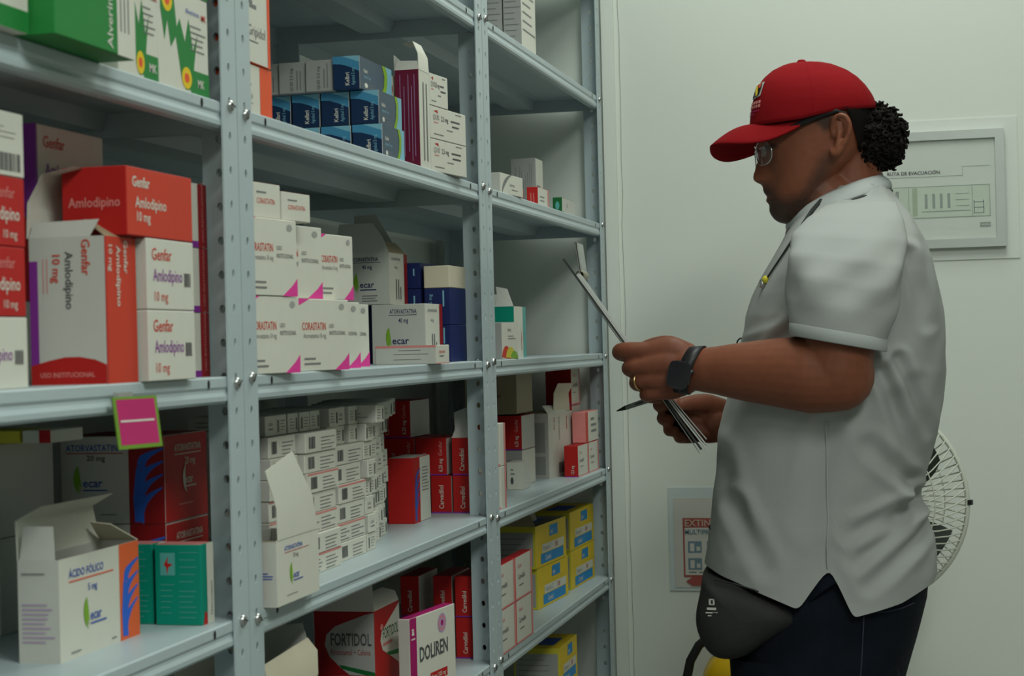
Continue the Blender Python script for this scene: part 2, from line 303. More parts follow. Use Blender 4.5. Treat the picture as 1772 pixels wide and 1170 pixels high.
# ------------------------------------------------------------------ medicine boxes
# id, style, corner x, y, z, width (into the shelf), length (along it), height, turn in degrees
BOXES = [
    ('gr1','green',-0.6080,1.0300,1.5020,0.0800,0.1080,0.1500,0),
    ('gr2','greenbig',-0.5900,1.1420,1.5020,0.0900,0.1280,0.1500,0),
    ('fl1','flower',-0.6220,1.3075,1.5020,0.0500,0.0742,0.0850,0),
    ('fl2','flower',-0.6220,1.3830,1.5020,0.0500,0.1049,0.0850,0),
    ('fl3','flower',-0.6220,1.3075,1.5876,0.0500,0.0742,0.0850,0),
    ('fl4','flower',-0.6220,1.3830,1.5876,0.0500,0.1049,0.0850,0),
    ('am0a','amlW',-0.6300,1.0811,1.2565,0.0550,0.0856,0.0501,0),
    ('am0b','amlR',-0.6300,1.0832,1.3072,0.0550,0.0826,0.0485,0),
    ('am0c','amlR',-0.6300,1.0853,1.3563,0.0550,0.0816,0.0485,0),
    ('am0d','amlB',-0.6300,1.0874,1.4054,0.0550,0.0801,0.0452,0),
    ('amop','amlOpen',-0.6200,1.2707,1.2565,0.0633,0.0549,0.1137,0),
    ('am1a','amlW',-0.6120,1.3290,1.2565,0.0550,0.0920,0.0570,0),
    ('am1b','amlW',-0.6120,1.3290,1.3141,0.0550,0.0920,0.0570,0),
    ('am1c','amlR2',-0.6120,1.2950,1.3717,0.0550,0.1260,0.0540,0),
    ('am2a','amlW2',-0.6460,1.4230,1.2565,0.0550,0.1090,0.0575,0),
    ('am2b','amlW2',-0.6460,1.4230,1.3146,0.0550,0.1090,0.0575,0),
    ('am2c','amlW3',-0.6460,1.4230,1.3727,0.0550,0.1090,0.0575,0),
    ('am3a','amlW',-0.6920,1.3020,1.2565,0.0500,0.1180,0.0660,0),
    ('am3b','amlR',-0.6920,1.3020,1.3231,0.0500,0.1180,0.0660,0),
    ('am3d','amlG',-0.6920,1.3020,1.3897,0.0500,0.1180,0.0740,0),
    ('at0','atback',-0.7900,1.4050,1.0390,0.1100,0.1000,0.0830,0),
    ('at1','at20',-0.6990,1.5450,1.0390,0.1049,0.0994,0.0815,0),
    ('at2','at20',-0.6990,1.5450,1.1211,0.1049,0.0994,0.0815,0),
    ('at3','atback',-0.7900,1.4050,1.1226,0.1100,0.1000,0.0810,0),
    ('sm0','smallyel',-0.7720,1.4100,1.2042,0.0600,0.0600,0.0110,0),
    ('sm1','smallred',-0.7430,1.4120,1.2042,0.0270,0.0600,0.0110,0),
    ('te1','teal',-0.6350,1.4747,1.0390,0.0436,0.0272,0.0709,0),
    ('te2','teal',-0.6826,1.4787,1.0390,0.0436,0.0272,0.0709,0),
    ('aci','acido',-0.6720,1.2844,1.0390,0.0352,0.1429,0.0805,0),
    ('or1','orange',-0.6240,1.5441,1.5020,0.0600,0.1034,0.0470,0),
    ('or2','orange2',-0.6220,1.5436,1.5496,0.0600,0.0974,0.1000,0),
    ('bl1','blue',-0.6300,2.0249,1.5020,0.0371,0.0866,0.0395,0),
    ('bl11','blue',-0.6696,2.0279,1.5020,0.0371,0.0866,0.0395,0),
    ('bl12','blue',-0.7093,2.0309,1.5020,0.0371,0.0866,0.0395,0),
    ('bl13','blue',-0.7489,2.0339,1.5020,0.0371,0.0866,0.0395,0),
    ('bl2','blue',-0.6340,2.0272,1.5421,0.0352,0.0890,0.0395,0),
    ('bl21','blue',-0.6717,2.0302,1.5421,0.0352,0.0890,0.0395,0),
    ('bl22','blue',-0.7093,2.0332,1.5421,0.0352,0.0890,0.0395,0),
    ('bl23','blue',-0.7470,2.0362,1.5421,0.0352,0.0890,0.0395,0),
    ('bl3','blue',-0.6520,2.0135,1.5822,0.0337,0.1236,0.0390,0),
    ('gb1','shadegrey',-0.6872,2.0175,1.5822,0.0337,0.1236,0.0370,0),
    ('gb2','shadegrey',-0.7223,2.0215,1.5822,0.0337,0.1236,0.0370,0),
    ('gb3','shadegrey',-0.7575,2.0255,1.5822,0.0337,0.1236,0.0370,0),
    ('wb0','quis',-0.6560,2.1420,1.5020,0.0300,0.0600,0.1150,0),
    ('mar','maroon',-0.6220,2.1550,1.5020,0.0307,0.0470,0.1215,0),
    ('qu1','quis',-0.6240,2.2096,1.5020,0.0400,0.1222,0.0415,7),
    ('qu2','quis',-0.6240,2.2096,1.5441,0.0400,0.1222,0.0415,7),
    ('qu3','quis',-0.6240,2.2096,1.5862,0.0400,0.0620,0.0410,7),
    ('co1','cora',-0.6220,1.5678,1.2565,0.0220,0.1029,0.0735,7),
    ('co2','cora',-0.6240,1.7063,1.2565,0.0220,0.1162,0.0735,7),
    ('co3','cora',-0.6500,1.8243,1.2565,0.0220,0.1162,0.0735,7),
    ('co4','cora',-0.6760,1.9383,1.2565,0.0220,0.1162,0.0735,7),
    ('co5','cora',-0.6220,1.5624,1.3306,0.0220,0.1049,0.0735,7),
    ('co6','cora',-0.6360,1.6613,1.3306,0.0220,0.1162,0.0735,7),
    ('co7','cora',-0.6280,1.7834,1.3306,0.0220,0.0831,0.0690,7),
    ('cs1','corasm',-0.6230,1.5824,1.4047,0.0220,0.0600,0.0330,7),
    ('cs2','corasm',-0.6160,1.6474,1.4047,0.0220,0.0600,0.0280,7),
    ('ata','at40',-0.6540,2.2701,1.2565,0.0737,0.0816,0.0782,0),
    ('atu','at40o',-0.7020,2.2701,1.3353,0.0737,0.0816,0.0680,0),
    ('lon','corlong',-0.6080,2.1539,1.2565,0.0787,0.0620,0.0235,0),
    ('nvb1','navy',-0.6870,2.3640,1.2565,0.0360,0.0850,0.0500,0),
    ('nvb2','navy',-0.7280,2.3640,1.2565,0.0360,0.0850,0.0500,0),
    ('nvb3','navy',-0.7690,2.3640,1.2565,0.0360,0.0850,0.0500,0),
    ('nv2','navy',-0.6460,2.3640,1.3071,0.0360,0.0850,0.0500,0),
    ('nv1','navy',-0.6460,2.3640,1.2565,0.0360,0.0850,0.0500,0),
    ('nvc0','navy',-0.6870,2.3640,1.3071,0.0360,0.0850,0.0500,0),
    ('nvc1','navy',-0.7280,2.3640,1.3071,0.0360,0.0850,0.0500,0),
    ('nvc2','navy',-0.7690,2.3640,1.3071,0.0360,0.0850,0.0500,0),
    ('nv3','beige',-0.6460,2.3640,1.3577,0.0360,0.0850,0.0300,0),
    ('nv5','navy',-0.6870,2.3640,1.3577,0.0360,0.0850,0.0350,0),
    ('nv6','beige',-0.7280,2.3640,1.3577,0.0360,0.0850,0.0320,0),
    ('at5','at20o',-0.6059,1.5823,1.0390,0.0500,0.1172,0.0619,0),
    ('re1','redswirl',-0.6960,2.3373,1.0390,0.0366,0.0826,0.0889,0),
    ('cv1','carv',-0.6849,2.4890,1.0390,0.0302,0.1000,0.0535,0),
    ('cv2','carv',-0.7181,2.4890,1.0390,0.0302,0.1000,0.0535,0),
    ('cv3','carv',-0.6539,2.4890,1.0390,0.0285,0.1000,0.0535,0),
    ('cv4','carv',-0.6909,2.4890,1.0931,0.0460,0.1000,0.0535,0),
    ('cv5','carvo',-0.6539,2.4890,1.0931,0.0285,0.1000,0.0535,0),
    ('cv6','carv',-0.7386,2.4890,1.0931,0.0460,0.1000,0.0535,0),
    ('cv7','carv',-0.7436,2.4890,1.1472,0.0500,0.1000,0.0535,0),
    ('ft1','forti',-0.6680,2.0640,0.8340,0.0757,0.1019,0.1280,0),
    ('dol','doli',-0.6320,2.0909,0.8340,0.0154,0.1385,0.1150,8),
    ('cw1','carv',-0.6520,2.4737,0.8340,0.0272,0.1000,0.0580,0),
    ('cw2','carv',-0.6520,2.4737,0.8926,0.0272,0.1000,0.0580,0),
    ('cw3','carv',-0.6852,2.4737,0.8340,0.0272,0.1000,0.0580,0),
    ('cw4','carv',-0.6852,2.4777,0.8926,0.0272,0.1000,0.0580,0),
    ('cw5','carv',-0.7325,2.4737,0.8340,0.0272,0.1000,0.0580,0),
    ('cw6','carv',-0.7325,2.4737,0.8926,0.0272,0.1000,0.0580,0),
    ('opf','openplain',-0.6280,1.6000,0.8340,0.0850,0.1500,0.1120,0),
    ('fo2','forti2',-0.6600,1.9300,0.8340,0.0500,0.1000,0.0580,0),
    ('w31','whitetall',-0.6280,2.7657,1.7430,0.0292,0.1034,0.1400,0),
    ('w32','whitetall',-0.6595,2.7677,1.7430,0.0292,0.1034,0.1400,0),
    ('a31','whitearc',-0.6240,2.5810,1.5020,0.0500,0.1138,0.0300,4),
    ('a32','greytext',-0.6780,3.0695,1.5020,0.0445,0.0574,0.0999,0),
    ('a33','redsm',-0.6300,2.8637,1.5020,0.0183,0.0846,0.0312,0),
    ('a35','redsm',-0.6600,2.8037,1.5020,0.0183,0.0846,0.0312,0),
    ('a34','greensm',-0.6300,3.0571,1.5020,0.0164,0.1068,0.0284,0),
    ('c31','cream',-0.6240,2.5665,1.2565,0.0188,0.0831,0.0541,4),
    ('c32','tealop',-0.6480,2.7495,1.2565,0.0307,0.0811,0.0810,0),
    ('k2','carvo2',-0.6745,3.1045,1.0390,0.0421,0.1321,0.1150,7),
    ('k3','whitepl',-0.6690,2.8768,1.0390,0.0282,0.0500,0.0454,0),
    ('k0','pinkw',-0.6240,2.5394,1.0390,0.0300,0.0327,0.0620,0),
    ('k0b','pinkw',-0.6240,2.5394,1.1016,0.0300,0.0327,0.0620,0),
    ('k4','carvW',-0.6296,3.1395,1.0390,0.0250,0.0974,0.0555,0),
    ('k5','carvW',-0.6296,3.2410,1.0390,0.0250,0.0974,0.0555,0),
    ('k6','pinkbox',-0.6300,3.2198,1.0951,0.0250,0.1246,0.0555,0),
    ('k7','carv',-0.7350,2.9500,1.0390,0.0450,0.1000,0.0600,0),
    ('k8','carv',-0.7350,2.9500,1.0996,0.0450,0.1000,0.0600,0),
    ('k9','shadegrey',-0.6870,2.9500,1.0390,0.0450,0.1000,0.0600,0),
    ('k10','carv',-0.6870,2.9500,1.0996,0.0450,0.1000,0.0580,0),
    ('k11','beigebig',-0.6940,2.9500,1.1602,0.0900,0.1200,0.0700,0),
    ('k13','carv',-0.6600,3.2450,1.0390,0.0480,0.0800,0.0615,0),
    ('k14','carv',-0.6600,3.2450,1.1011,0.0480,0.0800,0.0615,0),
    ('k12','carvW',-0.6600,3.2450,1.1632,0.0480,0.0800,0.0720,0),
    ('y1','yellow',-0.6613,2.9322,0.8340,0.1000,0.1869,0.0690,4),
    ('y2','yellowo',-0.6613,2.9202,0.9036,0.1000,0.1869,0.0700,4),
    ('y3','yellow',-0.6530,3.1676,0.8340,0.0800,0.1900,0.0685,2),
    ('y4','yellow',-0.6530,3.1676,0.9031,0.0800,0.1900,0.0700,2),
    ('z1','carvW',-0.6185,2.5932,0.8340,0.0169,0.1093,0.0640,0),
    ('z2','carvW',-0.6185,2.5932,0.8986,0.0169,0.1093,0.0640,0),
    ('z3','carvW',-0.6185,2.4799,0.8340,0.0169,0.1093,0.0640,0),
    ('z4','carvW',-0.6185,2.4799,0.8986,0.0169,0.1093,0.0640,0),
    ('v1','yellowl',-0.6600,2.6200,0.6200,0.1000,0.1900,0.0700,0),
    ('v2','yellow',-0.6400,2.9900,0.6200,0.0800,0.1500,0.0700,0),
    ('v3','yellow',-0.6400,2.9900,0.6906,0.0800,0.1500,0.0700,0),
    ('s_a0','smallL',-0.6513,1.8015,1.0390,0.0300,0.1000,0.0212,0),
    ('s_a00','smallL',-0.6602,1.7169,1.0390,0.0300,0.0780,0.0212,0),
    ('s_a10','smallL',-0.6935,1.7425,1.0390,0.0260,0.1000,0.0212,0),
    ('s_b0','smallL',-0.6579,1.9137,1.0390,0.0300,0.0980,0.0212,0),
    ('s_c0_0','smallS',-0.6608,2.0251,1.0390,0.0850,0.0300,0.0212,0),
    ('s_c0_1','smallS',-0.6726,2.0575,1.0390,0.0850,0.0300,0.0212,0),
    ('s_c0_2','smallS',-0.6790,2.0889,1.0390,0.0850,0.0300,0.0212,0),
    ('s_c0_3','smallS',-0.6839,2.1216,1.0390,0.0850,0.0300,0.0212,0),
    ('s_c0_4','smallS',-0.6943,2.1528,1.0390,0.0850,0.0300,0.0212,0),
    ('s_c0_5','smallS',-0.6962,2.1860,1.0390,0.0850,0.0300,0.0212,0),
    ('s_c0_6','smallS',-0.7097,2.2196,1.0390,0.0850,0.0300,0.0212,0),
    ('s_a1','smallL',-0.6502,1.7978,1.0606,0.0300,0.1000,0.0212,0),
    ('s_a01','smallL',-0.6613,1.7153,1.0606,0.0300,0.0780,0.0212,0),
    ('s_a11','smallL',-0.6950,1.7422,1.0606,0.0260,0.1000,0.0212,0),
    ('s_b1','smallL',-0.6584,1.9117,1.0606,0.0220,0.0980,0.0212,0),
    ('s_c1_0','smallS',-0.6590,2.0252,1.0606,0.0850,0.0300,0.0212,0),
    ('s_c1_1','smallS',-0.6658,2.0560,1.0606,0.0850,0.0300,0.0212,0),
    ('s_c1_2','smallS',-0.6756,2.0891,1.0606,0.0850,0.0300,0.0212,0),
    ('s_c1_3','smallS',-0.6810,2.1208,1.0606,0.0850,0.0300,0.0212,0),
    ('s_c1_4','smallS',-0.6883,2.1545,1.0606,0.0850,0.0300,0.0212,0),
    ('s_c1_5','smallS',-0.7011,2.1874,1.0606,0.0850,0.0300,0.0212,0),
    ('s_c1_6','smallS',-0.7097,2.2187,1.0606,0.0850,0.0300,0.0212,0),
    ('s_a2','smallL',-0.6541,1.7974,1.0822,0.0300,0.1000,0.0212,0),
    ('s_a02','smallL',-0.6632,1.7162,1.0822,0.0300,0.0780,0.0212,0),
    ('s_a12','smallL',-0.6950,1.7411,1.0822,0.0260,0.1000,0.0212,0),
    ('s_b2','smallL',-0.6590,1.9125,1.0822,0.0220,0.0980,0.0212,0),
    ('s_c2_0','smallS',-0.6622,2.0248,1.0822,0.0850,0.0300,0.0212,0),
    ('s_c2_1','smallS',-0.6697,2.0561,1.0822,0.0850,0.0300,0.0212,0),
    ('s_c2_2','smallS',-0.6805,2.0895,1.0822,0.0850,0.0300,0.0212,0),
    ('s_c2_3','smallS',-0.6883,2.1226,1.0822,0.0850,0.0300,0.0212,0),
    ('s_c2_4','smallS',-0.6892,2.1546,1.0822,0.0850,0.0300,0.0212,0),
    ('s_c2_5','smallS',-0.6972,2.1853,1.0822,0.0850,0.0300,0.0212,0),
    ('s_c2_6','smallS',-0.7064,2.2187,1.0822,0.0850,0.0300,0.0212,0),
    ('s_a3','smallL',-0.6549,1.7973,1.1038,0.0300,0.1000,0.0212,0),
    ('s_a03','smallL',-0.6639,1.7169,1.1038,0.0300,0.0780,0.0212,0),
    ('s_a13','smallL',-0.6946,1.7415,1.1038,0.0260,0.1000,0.0212,0),
    ('s_b3','smallL',-0.6579,1.9175,1.1038,0.0220,0.0980,0.0212,0),
    ('s_c3_0','smallS',-0.6632,2.0236,1.1038,0.0850,0.0300,0.0212,0),
    ('s_c3_1','smallS',-0.6673,2.0566,1.1038,0.0850,0.0300,0.0212,0),
    ('s_c3_2','smallS',-0.6750,2.0881,1.1038,0.0850,0.0300,0.0212,0),
    ('s_c3_3','smallS',-0.6816,2.1222,1.1038,0.0850,0.0300,0.0212,0),
    ('s_c3_4','smallS',-0.6884,2.1529,1.1038,0.0850,0.0300,0.0212,0),
    ('s_c3_5','smallS',-0.7008,2.1855,1.1038,0.0850,0.0300,0.0212,0),
    ('s_c3_6','smallS',-0.7037,2.2193,1.1038,0.0850,0.0300,0.0212,0),
    ('s_a4','smallL',-0.6530,1.8025,1.1254,0.0300,0.1000,0.0212,0),
    ('s_a04','smallL',-0.6617,1.7156,1.1254,0.0300,0.0780,0.0212,0),
    ('s_a14','smallL',-0.6944,1.7381,1.1254,0.0260,0.1000,0.0212,0),
    ('s_b4','smallL',-0.6625,1.9112,1.1254,0.0220,0.0980,0.0212,0),
    ('s_c4_0','smallS',-0.6580,2.0245,1.1254,0.0850,0.0300,0.0212,0),
    ('s_c4_1','smallS',-0.6731,2.0557,1.1254,0.0850,0.0300,0.0212,0),
    ('s_c4_2','smallS',-0.6767,2.0902,1.1254,0.0850,0.0300,0.0212,0),
    ('s_c4_3','smallS',-0.6866,2.1213,1.1254,0.0850,0.0300,0.0212,0),
    ('s_c4_4','smallS',-0.6894,2.1542,1.1254,0.0850,0.0300,0.0212,0),
    ('s_c4_5','smallS',-0.7001,2.1864,1.1254,0.0850,0.0300,0.0212,0),
    ('s_c4_6','smallS',-0.7037,2.2179,1.1254,0.0850,0.0300,0.0212,0),
    ('s_a5','smallL',-0.6548,1.8000,1.1470,0.0300,0.1000,0.0212,0),
    ('s_a05','smallL',-0.6600,1.7153,1.1470,0.0300,0.0780,0.0212,0),
    ('s_a15','smallL',-0.6935,1.7427,1.1470,0.0260,0.1000,0.0212,0),
    ('s_b5','smallL',-0.6615,1.9163,1.1470,0.0220,0.0980,0.0212,0),
    ('s_c5_0','smallS',-0.6625,2.0231,1.1470,0.0850,0.0300,0.0212,0),
    ('s_c5_1','smallS',-0.6667,2.0557,1.1470,0.0850,0.0300,0.0212,0),
    ('s_c5_2','smallS',-0.6774,2.0885,1.1470,0.0850,0.0300,0.0212,0),
    ('s_c5_3','smallS',-0.6817,2.1227,1.1470,0.0850,0.0300,0.0212,0),
    ('s_c5_4','smallS',-0.6924,2.1551,1.1470,0.0850,0.0300,0.0212,0),
    ('s_c5_5','smallS',-0.6977,2.1865,1.1470,0.0850,0.0300,0.0212,0),
    ('s_c5_6','smallS',-0.7087,2.2189,1.1470,0.0850,0.0300,0.0212,0),
    ('s_a6','smallL',-0.6526,1.7979,1.1686,0.0300,0.1000,0.0212,0),
    ('s_a06','smallL',-0.6627,1.7170,1.1686,0.0300,0.0780,0.0212,0),
    ('s_a16','smallL',-0.6931,1.7408,1.1686,0.0260,0.1000,0.0212,0),
    ('s_c6_-3','smallS',-0.6733,1.9265,1.1686,0.0850,0.0300,0.0212,0),
    ('s_c6_-2','smallS',-0.6738,1.9580,1.1686,0.0850,0.0300,0.0212,0),
    ('s_c6_-1','smallS',-0.6691,1.9922,1.1686,0.0850,0.0300,0.0212,0),
    ('s_c6_0','smallS',-0.6597,2.0237,1.1686,0.0850,0.0300,0.0212,0),
    ('s_c6_1','smallS',-0.6679,2.0572,1.1686,0.0850,0.0300,0.0212,0),
    ('s_c6_2','smallS',-0.6749,2.0894,1.1686,0.0850,0.0300,0.0212,0),
    ('s_c6_3','smallS',-0.6829,2.1212,1.1686,0.0850,0.0300,0.0212,0),
    ('s_c6_4','smallS',-0.6921,2.1535,1.1686,0.0850,0.0300,0.0212,0),
    ('s_c6_5','smallS',-0.6980,2.1871,1.1686,0.0850,0.0300,0.0212,0),
    ('s_c6_6','smallS',-0.7034,2.2185,1.1686,0.0850,0.0300,0.0212,0),
    ('s_c7_-9','smallS',-0.6714,1.7319,1.1902,0.0850,0.0300,0.0212,0),
    ('s_c7_-8','smallS',-0.6716,1.7628,1.1902,0.0850,0.0300,0.0212,0),
    ('s_c7_-7','smallS',-0.6706,1.7959,1.1902,0.0850,0.0300,0.0212,0),
    ('s_c7_-6','smallS',-0.6695,1.8289,1.1902,0.0850,0.0300,0.0212,0),
    ('s_c7_-5','smallS',-0.6696,1.8619,1.1902,0.0850,0.0300,0.0212,0),
    ('s_c7_-3','smallS',-0.6701,1.9268,1.1902,0.0850,0.0300,0.0212,0),
    ('s_c7_-2','smallS',-0.6732,1.9598,1.1902,0.0850,0.0300,0.0212,0),
    ('s_c7_-1','smallS',-0.6690,1.9923,1.1902,0.0850,0.0300,0.0212,0),
    ('s_c7_0','smallS',-0.6462,2.0245,1.1902,0.0850,0.0300,0.0212,0),
    ('s_c7_2','smallS',-0.6648,2.0890,1.1902,0.0850,0.0300,0.0212,0),
    ('s_c7_3','smallS',-0.6698,2.1207,1.1902,0.0850,0.0300,0.0212,0),
    ('s_c7_4','smallS',-0.6802,2.1550,1.1902,0.0850,0.0300,0.0212,0),
    ('s_c7_5','smallS',-0.6857,2.1870,1.1902,0.0850,0.0300,0.0212,0),
    ('s_c7_6','smallS',-0.6976,2.2196,1.1902,0.0850,0.0300,0.0212,0),
    ('s_c7_7','smallS',-0.7019,2.2522,1.1902,0.0850,0.0300,0.0212,0),
]

class Card:
    """one carton: local corner at origin, x from -W to 0, y from 0 to D, z from 0 to H"""
    def __init__(s, W, D, H, base='white', end=None, side=None, top=None, open_=False):
        s.W, s.D, s.H = W, D, H; s.base = base; s.end = end or base; s.side = side or base; s.top = top or base
        s.open = open_; s.pgs = {}; s.tgs = []; s.flaps = []; s.lv = 0; s.tuck = not open_
    def fr(s, face):
        W, D, H = s.W, s.D, s.H; k = .00020+.00004*s.lv
        if face == 'e': return Vector((-W, -k, 0)), Vector((1, 0, 0)), Vector((0, 0, 1)), W, H
        if face == 's': return Vector((k, 0, 0)), Vector((0, 1, 0)), Vector((0, 0, 1)), D, H
        if face == 't': return Vector((-W, 0, H+k)), Vector((1, 0, 0)), Vector((0, 1, 0)), W, D
    def P(s, face, pts, c):
        s.lv += 1; o, U, V, w, h = s.fr(face)
        s.pgs.setdefault(face, G()).poly([o+U*(u*w)+V*(v*h) for u, v in pts], ink(c)); return s
    def R(s, face, u0, v0, u1, v1, c): return s.P(face, [(u0, v0), (u1, v0), (u1, v1), (u0, v1)], c)
    def T(s, face, txt, u, v, size, c, rot=0, al='l', sx=1, bold=0, maxw=None):
        o, U, V, w, h = s.fr(face); s.lv += 0
        k = Vector((0, -.0001, 0)) if face == 'e' else Vector((.0001, 0, 0)) if face == 's' else Vector((0, 0, .0001))
        gt = G(); s.tgs.append(gt); put_text(gt, txt, o+U*(u*w)+V*(v*h)+k, U, V, size*h, ink(c), math.radians(rot), al, sx, bold, maxw*w if maxw else None); return s
    def LN(s, face, u0, v0, u1, n, dv, c, th=.018, seed=1):
        rr = random.Random(seed)
        for i in range(n):
            s.R(face, u0, v0-i*dv, u0+(u1-u0)*rr.uniform(.6, 1), v0-i*dv+th, c); s.lv -= 1
        return s
    def VL(s, face, u0, du, v0, v1, n, c, th=.03, seed=2):
        rr = random.Random(seed)
        for i in range(n): s.R(face, u0+i*du, v0, u0+i*du+th, v0+(v1-v0)*rr.uniform(.6, 1), c); s.lv -= 1
        return s
    def BC(s, face, u0, v0, u1, v1, seed=3):
        rr = random.Random(seed); u = u0; step = (u1-u0)/15
        while u < u1-step*.3:
            a = step*rr.choice((.4, .8, 1.2)); s.R(face, u, v0, min(u+a, u1), v1, 'dgrey'); s.lv -= 1; u += a+step*rr.choice((.4, .7))
        return s
    def E(s, face, cu, cv, ru, rv, c, a0=0, a1=360, n=20):
        return s.P(face, [(cu+ru*math.cos(math.radians(a0+(a1-a0)*i/n)), cv+rv*math.sin(math.radians(a0+(a1-a0)*i/n))) for i in range(n)], c)
    def arc(s, face, cu, cv, ru, rv, th, a0, a1, c, n=14):
        for i in range(n):
            q = []
            for t, k in ((i, 0), (i+1, 0), (i+1, 1), (i, 1)):
                an = math.radians(a0+(a1-a0)*t/n); tt = th*math.sin(math.pi*(t+.35)/(n+.7)) if k else 0
                q.append((cu+(ru-tt)*math.cos(an), cv+(rv-tt*ru/ru)*math.sin(an)))
            s.P(face, q, c); s.lv -= 1
        s.lv += 1; return s
    def flap(s, strips, c='offw', th=.0007):
        """strips: rows of left/right points in units of (W, D, H)-space metres"""
        s.flaps.append((strips, c, th)); return s
    def hand(s, face, u0, u1, v0, v1, c='hblue'):
        """blue branching flame used on the red ends"""
        w = u1-u0; h = v1-v0
        for k in range(4):
            b = v0+h*(.08+.2*k)
            pts = []
            for i in range(9):
                t = i/8; pts.append((u0+w*(.18+.75*t**1.4+.02*k), b+h*(.34*math.sqrt(t)*(1-.15*k))))
            for i in range(8, -1, -1):
                t = i/8; pts.append((u0+w*(.18+.75*t**1.4+.02*k)+w*.22*(1-t), b+h*(.34*math.sqrt(t)*(1-.15*k))-h*.085*(1-t*.75)))
            s.P(face, pts, c)
        s.P(face, [(u0+w*.15, v0+h*.02), (u0+w*.42, v0+h*.02), (u0+w*.34, v0+h*.4), (u0+w*.36, v0+h*.8), (u0+w*.2, v0+h*.6), (u0+w*.12, v0+h*.3)], c)
        return s
    def ecar(s, face, u, v, size, c='blue', green=True, w=.3):
        if green:
            for k in range(3):
                s.arc(face, u+w*.02*k, v+size*(.55+.12*k), w*(.36-.05*k), size*(1.1-.1*k), w*.12, 120+8*k, 255, 'lgreen' if k != 1 else 'lime')
        s.T(face, 'ecar', u, v, size*.62, c, bold=.012, maxw=w*1.5); s.R(face, u, v-size*.28, u+w*.9, v-size*.18, c)
        return s

